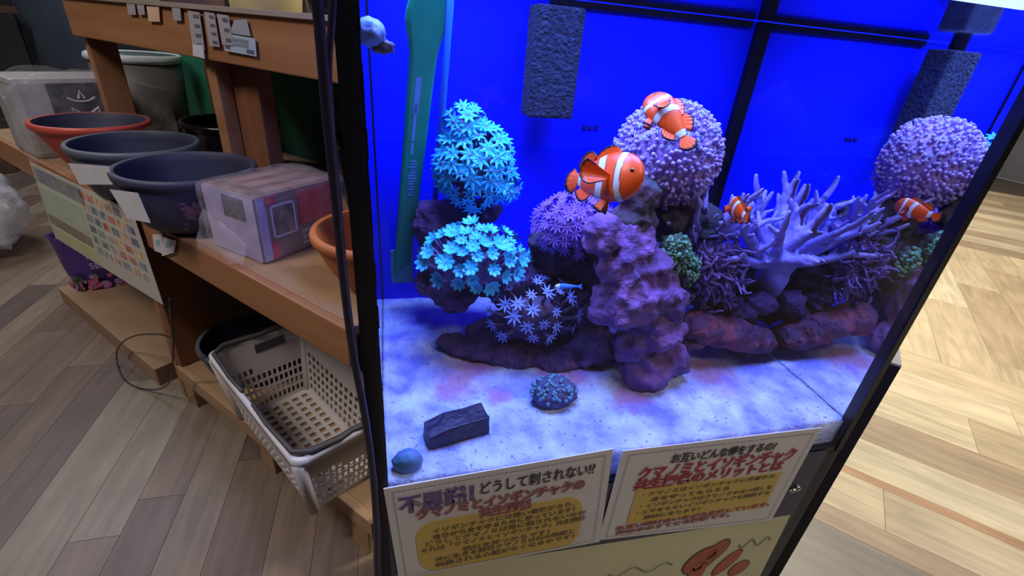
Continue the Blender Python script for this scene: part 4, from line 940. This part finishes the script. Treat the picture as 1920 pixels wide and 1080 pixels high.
# ---------------------------------------------------------------- loose objects in the tank
def dark_block():
    p = atz(856, 800, ZS + 0.012); t = empty('dark_block', (p.x, p.y, ZS), 0, 'dark purple-black block lying on the sand at the front left', 'block')
    bm = bmesh.new(); bbox(bm, -0.036, 0.036, -0.014, 0.014, 0.0, 0.026, 0, 0.002)
    bmesh.ops.subdivide_edges(bm, edges=bm.edges, cuts=2, use_grid_fill=True)
    for v in bm.verts:
        v.co.z += -0.006 * (v.co.x < -0.02) * (v.co.z > 0.01); v.co += noise.noise_vector(v.co * 60) * 0.0018
    o = new_obj('block_body', bm, mat('block_dark', (0.016, 0.008, 0.05), 0.5, (0.01, 0.005, 0.03), 20, 0.3, 90), t); t.rotation_euler = (0, 0.0, math.radians(12))
dark_block()
def pebble():
    p = atz(765, 880, ZS); bm = bmesh.new(); blob(bm, (0, 0, 0.008), (0.016, 0.012, 0.014), 4, 0.08, 2, 5.0)
    o = new_obj('rounded_shell', bm, mat('shell_blue_green', (0.05, 0.22, 0.36), 0.5, (0.15, 0.22, 0.50), 50), None, True); o.location = (p.x, Y0 + 0.017, ZS); tag(o, 'rounded blue-green shell in the front left corner of the sand', 'shell')
pebble()
def scraper():
    top = wp(806, -20, 0.60); bot = wp(752, 520, 0.685)
    t = empty('algae_scraper', bot, 0, 'long green plastic scraper leaning in the back left corner', 'scraper'); G = mat('green_plastic', (0.005, 0.30, 0.20), 0.4, (0.01, 0.40, 0.24), 12)
    v = top - bot; n = 40; bm = bmesh.new(); rg = []
    side = Vector((1, 0.25, 0)).normalized(); dp = v.normalized().cross(side).normalized()
    for k in range(n + 1):
        s = k / n; w_ = 0.0125 + 0.004 * s + 0.008 * math.exp(-((s - 0.93) / 0.06) ** 2); c = v * s
        rg.append([bm.verts.new(c + side * (w_ * 1) * a + dp * 0.004 * b) for a, b in ((-1, -0.6), (-0.8, -1), (0.8, -1), (1, -0.6), (1, 0.6), (0.8, 1), (-0.8, 1), (-1, 0.6))])
    for k in range(n):
        for q in range(8): bm.faces.new((rg[k][q], rg[k][(q + 1) % 8], rg[k + 1][(q + 1) % 8], rg[k + 1][q]))
    bm.faces.new(rg[0]); bm.faces.new(rg[-1]); new_obj('handle', bm, G, t)
    bm = bmesh.new()
    for k, (s, w_, l) in enumerate(((0.72, 0.0035, 0.022), (0.66, 0.002, 0.014), (0.60, 0.0022, 0.01), (0.55, 0.002, 0.008))):
        c = v * s - side * 0.004
        for sg in (1, -1):
            q = c + dp * 0.0043 * sg; bm.faces.new([bm.verts.new(q + side * a * w_ + v.normalized() * b * l) for a, b in ((-1, -1), (1, -1), (1, 1), (-1, 1))])
    new_obj('pale_streaks', bm, mat('pale_blue_print', (0.2, 0.38, 0.80), 0.5), t)
    # worn upright print, a column of small strokes
    nrm = dp if dp.y < 0 else -dp; X = v.normalized(); bm = bmesh.new(); rn = random.Random(3)
    for k in range(13):
        c = v * 0.38 + X * (k * 0.0042) + nrm * 0.0043; w_ = rn.uniform(0.003, 0.006); o_ = side * rn.uniform(-0.001, 0.001)
        bm.faces.new([bm.verts.new(c + o_ + side * a * w_ + X * b * 0.0011) for a, b in ((-1, -1), (1, -1), (1, 1), (-1, 1))])
    o = new_obj('worn_print', bm, MATS['pale_blue_print'], t); m_ = o.modifiers.new('thick', 'SOLIDIFY'); m_.thickness = 0.0004
    bm = bmesh.new(); box(bm, v.normalized() * 0.022 + Vector((0, 0, 0.0)), (0.034, 0.006, 0.055)); new_obj('blade', bm, mat('teal_blade', (0.005, 0.22, 0.26), 0.3), t)
    # clear air tube beside it
    a = wp(846, -20, 0.60); b = wp(808, 470, 0.70); o = empty('clear_tube', b, 0, 'clear bluish tube leaning beside the green scraper', 'tube')
    bm = bmesh.new(); tube(bm, [(0, 0, 0), (a - b) * 0.5 + Vector((0.001, 0, 0)), a - b], 0.0042, 12); new_obj('tube_wall', bm, mat('tube_blue', (0.02, 0.16, 0.85), 0.15), o, True)
scraper()
def filt():
    c = wp(1034, 120, 0.69); t = empty('sponge_filter', (c.x, c.y, c.z), 0, 'black rectangular sponge filter hanging on the blue back', 'filter')
    W_, H_ = psz(90, c), psz(186, c)
    bm = bmesh.new(); bbox(bm, -W_ / 2, W_ / 2, -0.022, 0.022, -H_ / 2, H_ / 2, 0, 0.004)
    bmesh.ops.subdivide_edges(bm, edges=bm.edges, cuts=3, use_grid_fill=True)
    new_obj('sponge', bm, mat('black_sponge', (0.006, 0.008, 0.03), 0.95, (0.02, 0.025, 0.07), 120, 0.8, 200), t)
    bm = bmesh.new(); tube(bm, [(0, 0.0, H_ / 2 - 0.01), (0, 0.0, ZW + 0.03 - c.z)], 0.012, 16); new_obj('neck', bm, BLACK, t, True)
filt()
def clip():
    p = wp(708, 62, 0.46); t = empty('suction_holder', (X0 + 0.001, p.y, p.z), 0, 'pale blue holder with a brown foot stuck on the left glass near the waterline', 'holder')
    bm = bmesh.new(); blob(bm, (0.008, 0, 0.0), (0.013, 0.018, 0.011), 3, 0.25, 3, 2.0)
    for v in bm.verts: v.co.x = max(v.co.x, 0.0005)
    new_obj('cup', bm, mat('pale_rubber', (0.22, 0.36, 0.80), 0.5), t, True)
    bm = bmesh.new(); blob(bm, (0.018, 0.004, -0.010), (0.010, 0.010, 0.006), 3, 0.3, 3, 5.0); o = new_obj('foot', bm, mat('brown_foot', (0.10, 0.08, 0.12), 0.6), t, True); o['label'] = 'dark brown foot'
clip()

# ---------------------------------------------------------------- clownfish
ORANGE = (1.0, 0.105, 0.012); WHITE = (0.78, 0.84, 1.0); BLK = (0.01, 0.008, 0.02)
FISHM = mat_attr('clownfish_skin', 0.35, spec=0.5)
EYE = mat('fish_eye', (0.005, 0.005, 0.01), 0.1)
def fish_color(x, z, s):
    """x from snout 0 to tail base 1; z height -1..1"""
    d = 1.0
    def band(c, w_, bulge): 
        q = abs(x - (c - bulge * (1 - z * z))) / w_; return q
    for c, w_, bu in ((0.235, 0.034, -0.02), (0.53, 0.050, 0.05), (0.93, 0.045, 0.0)):
        q = band(c, w_, bu)
        if q < 1.0: return WHITE
        if q < 1.22: return (0.10, 0.02, 0.01)
    return tuple(v * (1 + 0.15 * s) for v in ORANGE)
def clownfish(label, pos, heading, upv, L, bend=0.0, pect=0.6, seed=0, simple=False):
    t = empty('clownfish', pos, 0, label, 'fish', None)
    f = Vector(heading).normalized(); u = Vector(upv); u = (u - f * u.dot(f)).normalized(); y = u.cross(f)
    t.rotation_mode = 'QUATERNION'; t.rotation_quaternion = Matrix((f, y, u)).transposed().to_quaternion()
    nx, ns = 96, 32; bm = bmesh.new(); col = bm.verts.layers.float_color.new('tone'); prof = []
    def hh(s): # half height
        return L * (0.225 * (math.sin(math.pi * min(1, s * 1.02) ** 0.62) ** 0.85) * (1 - 0.25 * s) + 0.052 * s) if s < 1 else L * 0.05
    def place(s, yy, zz):
        xx = L * (0.42 - 0.80 * s); by = bend * L * (s - 0.35) ** 2 * (1 if s > 0.35 else 0)
        return Vector((xx, yy + by, zz))
    rings = []
    for i in range(nx + 1):
        s = i / nx; h = max(hh(s), L * 0.004); wd = h * (0.52 - 0.22 * s) + L * 0.012 * math.sin(math.pi * s); rg = []
        for k in range(ns):
            a = 2 * math.pi * k / ns; zz = math.sin(a); v = bm.verts.new(place(s, math.cos(a) * wd * (1 - 0.1 * zz), zz * h - 0.012 * L * math.sin(math.pi * s)))
            v[col] = (*fish_color(s, zz, noise.noise(Vector((s * 9, zz * 3, seed)))), 1); rg.append(v)
        rings.append(rg)
    for i in range(nx):
        for k in range(ns): bm.faces.new((rings[i][k], rings[i][(k + 1) % ns], rings[i + 1][(k + 1) % ns], rings[i + 1][k]))
    bm.faces.new(rings[0]); bm.faces.new(rings[-1])
    o = new_obj('body', bm, FISHM, t, True)
    def fin(name, base0, base1, tipf, nu=14, nv=8, th=0.0012, edge=0.82, white=None):
        """fin surface between a root line and a margin given by tipf(u); dark margin"""
        bm = bmesh.new(); col = bm.verts.layers.float_color.new('tone'); g = []
        for i in range(nu + 1):
            r = []
            for j in range(nv + 1):
                uu, vv = i / nu, j / nv; b = Vector(base0).lerp(Vector(base1), uu); tp = Vector(tipf(uu)); p = b.lerp(tp, vv)
                p.y += 0.0006 * math.sin(i * 2.2) * vv
                v = bm.verts.new(p); dark = vv > edge or (uu > 0.97 and vv > 0.3) or (uu < 0.03 and vv > 0.5)
                c = BLK if dark else (WHITE if white and white(uu, vv) else (1.0, 0.12, 0.012)); v[col] = (*c, 1); r.append(v)
            g.append(r)
        for i in range(nu):
            for j in range(nv): bm.faces.new((g[i][j], g[i + 1][j], g[i + 1][j + 1], g[i][j + 1]))
        o = new_obj(name, bm, FISHM, t, True); s = o.modifiers.new('thick', 'SOLIDIFY'); s.thickness = th; s.offset = 0
        return o
    E = lambda s, z: place(s, 0, z * hh(s))
    def tail(u):
        a = math.radians(-62 + 124 * u); return place(1, 0, 0) + Vector((-math.cos(a) * L * 0.20, bend * L * 0.14, math.sin(a) * L * 0.155))
    fin('tail_fin', E(0.985, -0.9), E(0.985, 0.9), tail)
    fin('dorsal_fin', E(0.30, 0.88), E(0.62, 0.88), lambda u: E(0.32 + 0.32 * u, 0.9) + Vector((-0.03 * L, 0, L * 0.085 * math.sin(math.pi * min(1, 0.25 + u * 0.75)) ** 0.6)))
    fin('rear_dorsal_fin', E(0.60, 0.88), E(0.88, 0.9), lambda u: E(0.63 + 0.29 * u, 0.9) + Vector((-0.05 * L, 0, L * 0.13 * math.sin(math.pi * (0.15 + 0.75 * u)) ** 0.7)))
    fin('anal_fin', E(0.64, -0.88), E(0.88, -0.9), lambda u: E(0.67 + 0.25 * u, -0.9) + Vector((-0.05 * L, 0, -L * 0.12 * math.sin(math.pi * (0.15 + 0.75 * u)) ** 0.7)))
    for sg in (-1, 1):
        w0 = hh(0.36) * 0.46 * sg
        b0 = place(0.34, w0, -0.01 * L); b1 = place(0.36, w0, -0.055 * L)
        def pf(u, sg=sg):
            a = math.radians(60 - 150 * u); return place(0.35, w0, -0.03 * L) + Vector((-math.cos(a) * L * 0.13, sg * L * 0.17 * pect, math.sin(a) * L * 0.115))
        fin('pectoral_fin', b0, b1, pf, edge=0.88)
        fin('pelvic_fin', place(0.38, 0.012 * L * sg, -hh(0.38) * 0.95), place(0.46, 0.012 * L * sg, -hh(0.46) * 0.95), lambda u, sg=sg: place(0.44 + 0.12 * u, 0.05 * L * sg, -hh(0.42) - L * (0.13 - 0.05 * u)))
        bm = bmesh.new(); c = place(0.105, hh(0.105) * 0.47 * sg, 0.03 * L); blob(bm, c, (0.019 * L, 0.010 * L, 0.019 * L), 2, 0); e = new_obj('eye', bm, EYE, t, True)
        bm = bmesh.new(); blob(bm, c - Vector((0, 0.002 * L * sg, 0)), (0.026 * L, 0.008 * L, 0.026 * L), 2, 0); new_obj('eye_ring', bm, mat('eye_ring', (0.35, 0.10, 0.03), 0.3), t, True)
    bm = bmesh.new(); tube(bm, [place(0.012, -0.014 * L, -0.028 * L), place(-0.004, 0, -0.03 * L), place(0.012, 0.014 * L, -0.028 * L)], 0.0035 * L, 6); new_obj('mouth', bm, mat('mouth_dark', (0.25, 0.04, 0.03), 0.5), t, True)
    return t
IR, IU, IF = RT, -DN, FW      # picture right, up, into the picture
clownfish('largest clownfish, turned towards the viewer beside the pink dome coral', wp(1128, 330, 0.43), IR * 0.80 - IF * 0.68 - IU * 0.16, IU + IR * 0.05, 0.108, bend=0.45, pect=1.7, seed=1)
clownfish('clownfish swimming upwards above the pink dome coral', wp(1252, 216, 0.47), -IR * 0.42 + IU * 0.72 + IF * 0.35, IR * 0.8 + IU * 0.5, 0.078, bend=-0.2, pect=0.5, seed=2)
clownfish('small clownfish seen from behind in front of the finger corals', wp(1384, 393, 0.492), IF * 0.85 + IU * 0.5 + IR * 0.02, IU * 0.8 - IF * 0.5, 0.060, bend=0.0, pect=1.1, seed=3)
def goby():
    p = wp(1062, 537, 0.50); t = empty('small_blue_fish', p, 0, 'tiny blue and white fish hovering beside the mauve rock column', 'fish')
    f = (-IR).normalized(); u = IU; y = u.cross(f); t.rotation_mode = 'QUATERNION'; t.rotation_quaternion = Matrix((f, y, u)).transposed().to_quaternion(); L = 0.030
    bm = bmesh.new(); pr = [(0, 0.0), (0.05, 0.08), (0.2, 0.13), (0.5, 0.12), (0.8, 0.07), (1.0, 0.04)]; rg = []
    for s, h in pr: rg.append([bm.verts.new((L * (0.5 - s), math.cos(2 * math.pi * k / 14) * h * L * 0.6, math.sin(2 * math.pi * k / 14) * max(h, 0.01) * L)) for k in range(14)])
    for i in range(5):
        for k in range(14): bm.faces.new((rg[i][k], rg[i][(k + 1) % 14], rg[i + 1][(k + 1) % 14], rg[i + 1][k])).material_index = 1 if i < 2 else 0
    new_obj('body', bm, [mat('goby_blue', (0.05, 0.25, 0.9), 0.4), mat('goby_white', (0.8, 0.9, 1), 0.4)], t, True)
    bm = bmesh.new(); bm.faces.new([bm.verts.new(v) for v in ((-L * 0.48, 0, L * 0.04), (-L * 0.68, 0, L * 0.12), (-L * 0.64, 0, 0), (-L * 0.68, 0, -L * 0.12), (-L * 0.48, 0, -L * 0.04))]); o = new_obj('tail_fin', bm, MATS['goby_blue'], t); s = o.modifiers.new('thick', 'SOLIDIFY'); s.thickness = 0.0006
goby()

# ================================================================ signs on the stand front
def sign(label, name, px, yy, m, cat='sign'):
    """sheet through four photo pixels in the plane y=yy; returns (empty at lower left, size, angle)"""
    p = [aty(x, y, yy) for x, y in px]      # TL TR BR BL
    org = p[3]; t = empty(name, org, 0, label, cat)
    bm = bmesh.new(); fr = [bm.verts.new(q - org) for q in p]; bk = [bm.verts.new(q - org + Vector((0, 0.0012, 0))) for q in p]
    bm.faces.new(fr); bm.faces.new(bk[::-1])
    for k in range(4): bm.faces.new((fr[k], fr[(k + 1) % 4], bk[(k + 1) % 4], bk[k]))
    new_obj('paper', bm, m, t)
    W_ = (p[1] - p[0]).length; H_ = (p[0] - p[3]).length
    def at(u, v, dy=0.0008):   # u right, v down from the top
        q = p[0] * (1 - u) * (1 - v) + p[1] * u * (1 - v) + p[3] * (1 - u) * v + p[2] * u * v - org; q.y -= dy; return q
    ang = math.atan2((p[1] - p[0]).z, (p[1] - p[0]).x)
    return t, at, W_, H_, ang
def patch(t, at, name, uv, m, dy, rad=0.0):
    u0, u1, v0, v1 = uv; bm = bmesh.new(); pts = []
    if rad:
        for (cu, cv, a0) in ((u1 - rad, v0 + rad * 1.8, -90), (u1 - rad, v1 - rad * 1.8, 0), (u0 + rad, v1 - rad * 1.8, 90), (u0 + rad, v0 + rad * 1.8, 180)):
            for q in range(7): a = math.radians(a0 + q * 15); pts.append(at(cu + math.cos(a) * rad, cv + math.sin(a) * rad * 1.8, dy))
    else: pts = [at(u0, v0, dy), at(u1, v0, dy), at(u1, v1, dy), at(u0, v1, dy)]
    bm.faces.new([bm.verts.new(p) for p in pts]); o = new_obj(name, bm, m, t); s = o.modifiers.new('thick', 'SOLIDIFY'); s.thickness = 0.0003; s.offset = 0
    return o
def line(t, at, s, u0, u1, v, size, m, ang, dy=0.0012, bold=0.0, name='lettering'):
    """one line of writing between u0 and u1 on baseline v"""
    o = text(name, s, size, m, t, at(u0, v, dy), (math.pi / 2, 0, 0), ext=0.00015, bold=bold)
    o.rotation_euler = (math.pi / 2, -ang, 0)
    w_ = max(max(v.co.x for v in o.data.vertices), 1e-4)
    # fit the line between u0 and u1
    tgt = (at(u1, v, dy) - at(u0, v, dy)).length; o.scale = (tgt / w_, 1, 1)
    return o
YEL = mat('yellow_print', (0.74, 0.52, 0.12), 0.45, (0.68, 0.50, 0.14), 5)
PINKH = mat('halo_pink', (0.50, 0.30, 0.36), 0.5); VIO = mat('violet_ink', (0.17, 0.12, 0.36), 0.5); MAR = mat('maroon_ink', (0.34, 0.10, 0.10), 0.5); RDI = mat('red_ink', (0.42, 0.05, 0.07), 0.5)
FR = mat('frame_dots', (0.30, 0.30, 0.34), 0.6); GREYINK = mat('grey_ink', (0.20, 0.15, 0.09), 0.6)  # body text has a greyish ink of its own
def dashes(t, at, W_, H_):
    bm = bmesh.new()
    def dash(u, v, du, dv): bm.faces.new([bm.verts.new(at(u + a * du, v + b * dv, 0.0011)) for a, b in ((-1, -1), (1, -1), (1, 1), (-1, 1))])
    for k in range(46):
        u = 0.04 + 0.92 * k / 45; dash(u, 0.04, 0.006, 0.004); dash(u, 0.96, 0.006, 0.004)
    for k in range(30):
        v = 0.06 + 0.88 * k / 29; dash(0.035, v, 0.002, 0.010); dash(0.965, v, 0.002, 0.010)
    new_obj('dashed_border', bm, FR, t)
def signs():
    t, at, W_, H_, ang = sign('white Japanese sign with violet heading and yellow text panel, left under the tank', 'paper_sign', [(719, 917), (1150, 842), (1124, 1016), (748, 1086)], Y0 - 0.0105, PAPER)
    dashes(t, at, W_, H_)
    patch(t, at, 'yellow_panel', (0.10, 0.88, 0.40, 0.97), YEL, 0.0007, 0.09)
    line(t, at, '不思議！', 0.05, 0.367, 0.25, 0.029, PINKH, ang, 0.0009, 0.0016, 'heading_halo'); line(t, at, '不思議！', 0.05, 0.365, 0.25, 0.029, VIO, ang, 0.0012, 0.0009, 'heading')
    line(t, at, 'どうして刺されない!?', 0.385, 0.92, 0.20, 0.021, INK, ang, 0.0012, 0.0003)
    line(t, at, 'クマノミとイソギンチャクの', 0.112, 0.878, 0.345, 0.018, PINKH, ang, 0.0009, 0.0014, 'heading_halo'); line(t, at, 'クマノミとイソギンチャクの', 0.112, 0.878, 0.345, 0.018, MAR, ang, 0.0012, 0.0004, 'heading')
    line(t, at, '共生関係', 0.383, 0.627, 0.445, 0.018, PINKH, ang, 0.0009, 0.0014, 'heading_halo'); line(t, at, '共生関係', 0.383, 0.627, 0.445, 0.018, MAR, ang, 0.0012, 0.0004, 'heading')
    tx = [('イソギンチャクには強い毒性があり、', 0.17, 0.84), ('自分から身を守るために使っています！', 0.17, 0.84), ('どうしてクマノミは毒に刺されないのか', 0.13, 0.90), ('それは「クマノミとイソギンチャク」共生関係', 0.11, 0.90), ('抗体を持つからです！', 0.30, 0.72), ('共に生きる関係クマノミは体の粘膜と', 0.17, 0.85), ('刺胞される心配がなくなるのです！', 0.17, 0.85)]
    for k, (s, a, b) in enumerate(tx): line(t, at, s, a, b, 0.525 + k * 0.066, 0.0092, GREYINK, ang, 0.0012, 0.0002)
    t, at, W_, H_, ang = sign('white Japanese sign with red heading and yellow text panel, right under the tank', 'paper_sign', [(1168, 846), (1541, 802), (1446, 976), (1122, 1013)], Y0 - 0.0100, PAPER)
    dashes(t, at, W_, H_)
    patch(t, at, 'yellow_panel', (0.12, 0.90, 0.42, 0.82), YEL, 0.0007)
    line(t, at, 'お互いどんな得をするの?', 0.24, 0.78, 0.17, 0.017, INK, ang, 0.0012, 0.0004)
    line(t, at, 'クマノミとイソギンチャク', 0.10, 0.92, 0.31, 0.0235, PINKH, ang, 0.0009, 0.0012, 'heading_halo'); line(t, at, 'クマノミとイソギンチャク', 0.10, 0.92, 0.31, 0.0235, RDI, ang, 0.0012, 0.0008, 'heading')
    line(t, at, '共生関係のメリットとは', 0.10, 0.88, 0.42, 0.020, RDI, ang, 0.0012, 0.0008, 'heading')
    tx = [('・クマノミはイソギンチャクに外敵から', 0.14, 0.86), ('　身を守ってもらえる', 0.16, 0.62), ('・イソギンチャクはクマノミの食べ残しを', 0.15, 0.88), ('・エサをもらいイソギンチャクを掃除する', 0.14, 0.88), ('　関係になります！', 0.16, 0.50)]
    for k, (s, a, b) in enumerate(tx): line(t, at, s, a, b, 0.51 + k * 0.070, 0.0085, GREYINK, ang, 0.0012, 0.0002)
    line(t, at, 'お互い助け合いながら生活しています。', 0.07, 0.92, 0.885, 0.009, MAR, ang, 0.0012, 0.0004); line(t, at, '海の中のすてきな関係です。', 0.08, 0.70, 0.945, 0.009, MAR, ang, 0.0012, 0.0004)
    # lower cream sign
    t, at, W_, H_, ang = sign('large cream sign with a clownfish drawing below the two white signs', 'paper_sign', [(735, 1082), (1482, 966), (1350, 1230), (770, 1300)], Y0 - 0.0085, CREAM)
    line(t, at, 'クマノミ', 0.40, 0.76, 0.60, 0.07, MAR, ang, 0.0012, 0.003, 'heading')
    for u0, u1, v0 in ((0.20, 0.46, 0.235), (0.50, 0.68, 0.20), (0.87, 0.97, 0.13)):
        bm = bmesh.new(); pts = [at(u0 + (u1 - u0) * k / 30, v0 + 0.022 * math.sin(k / 30 * 4 * math.pi), 0.0012) for k in range(31)]; tube(bm, pts, 0.0007, 5); new_obj('wavy_line', bm, mat('wave_ink', (0.16, 0.15, 0.12), 0.6), t)
    fm = mat('drawn_orange', (0.50, 0.13, 0.07), 0.5, (0.44, 0.10, 0.06), 20)
    def oval(u, v, ru, rv, rot, m_, nm, dy=0.0010):
        bm = bmesh.new(); bm.faces.new([bm.verts.new(at(u + (math.cos(a) * ru * math.cos(rot) - math.sin(a) * rv * math.sin(rot)) , v + (math.cos(a) * ru * math.sin(rot) + math.sin(a) * rv * math.cos(rot)) * 2.2, dy)) for a in [2 * math.pi * k / 26 for k in range(26)]]); o = new_obj(nm, bm, m_, t); s = o.modifiers.new('thick', 'SOLIDIFY'); s.thickness = 0.0003; s.offset = 0
    for (u, v, ru, rv, rot, q) in ((0.765, 0.20, 0.050, 0.028, -0.5, 0), (0.80, 0.16, 0.042, 0.020, -0.7, 0), (0.765, 0.28, 0.022, 0.035, 0.3, 0), (0.855, 0.24, 0.044, 0.016, -0.75, 0), (0.905, 0.29, 0.030, 0.017, -0.4, 0)):
        oval(u, v, ru * 1.10, rv * 1.18, rot, mat('drawn_outline', (0.14, 0.05, 0.04), 0.5), 'drawing_outline', 0.0007); oval(u, v, ru, rv, rot, fm, 'fish_drawing')
signs()

# ---------------------------------------------------------------- cables hanging in front of the tank's left edge
def cables():
    for nm, px, yy, r, lb in (('power_cable', [(590, -40), (600, 60), (612, 200), (628, 360), (644, 520), (662, 660), (684, 780), (700, 900), (706, 1000), (708, 1090)], 0.318, 0.0032, 'thick black cable hanging down along the left edge of the tank'),
                              ('power_cable', [(626, -40), (622, 40), (616, 130), (622, 240), (634, 380), (649, 540), (667, 680), (686, 790), (701, 905), (710, 1000), (712, 1090)], 0.326, 0.0022, 'thinner black cable crossing behind the thick one at the left tank edge')):
        pts = [aty(x, y, yy) for x, y in px]; bm = bmesh.new(); sm = []
        last = pts[-1]; pts += [last + Vector((0.0, 0.0, -0.2)), Vector((last.x, last.y, 0.01))]
        for i in range(len(pts) - 1):
            a, b = pts[max(i - 1, 0)], pts[i]; c, d = pts[i + 1], pts[min(i + 2, len(pts) - 1)]
            for k in range(6):
                u = k / 6; sm.append(0.5 * ((2 * b) + (c - a) * u + (2 * a - 5 * b + 4 * c - d) * u * u + (3 * b - a - 3 * c + d) * u ** 3))
        tube(bm, sm, r, 10); tag(new_obj(nm, bm, mat('cable_black', (0.012, 0.010, 0.035), 0.35), None, True), lb, 'cable')
cables()
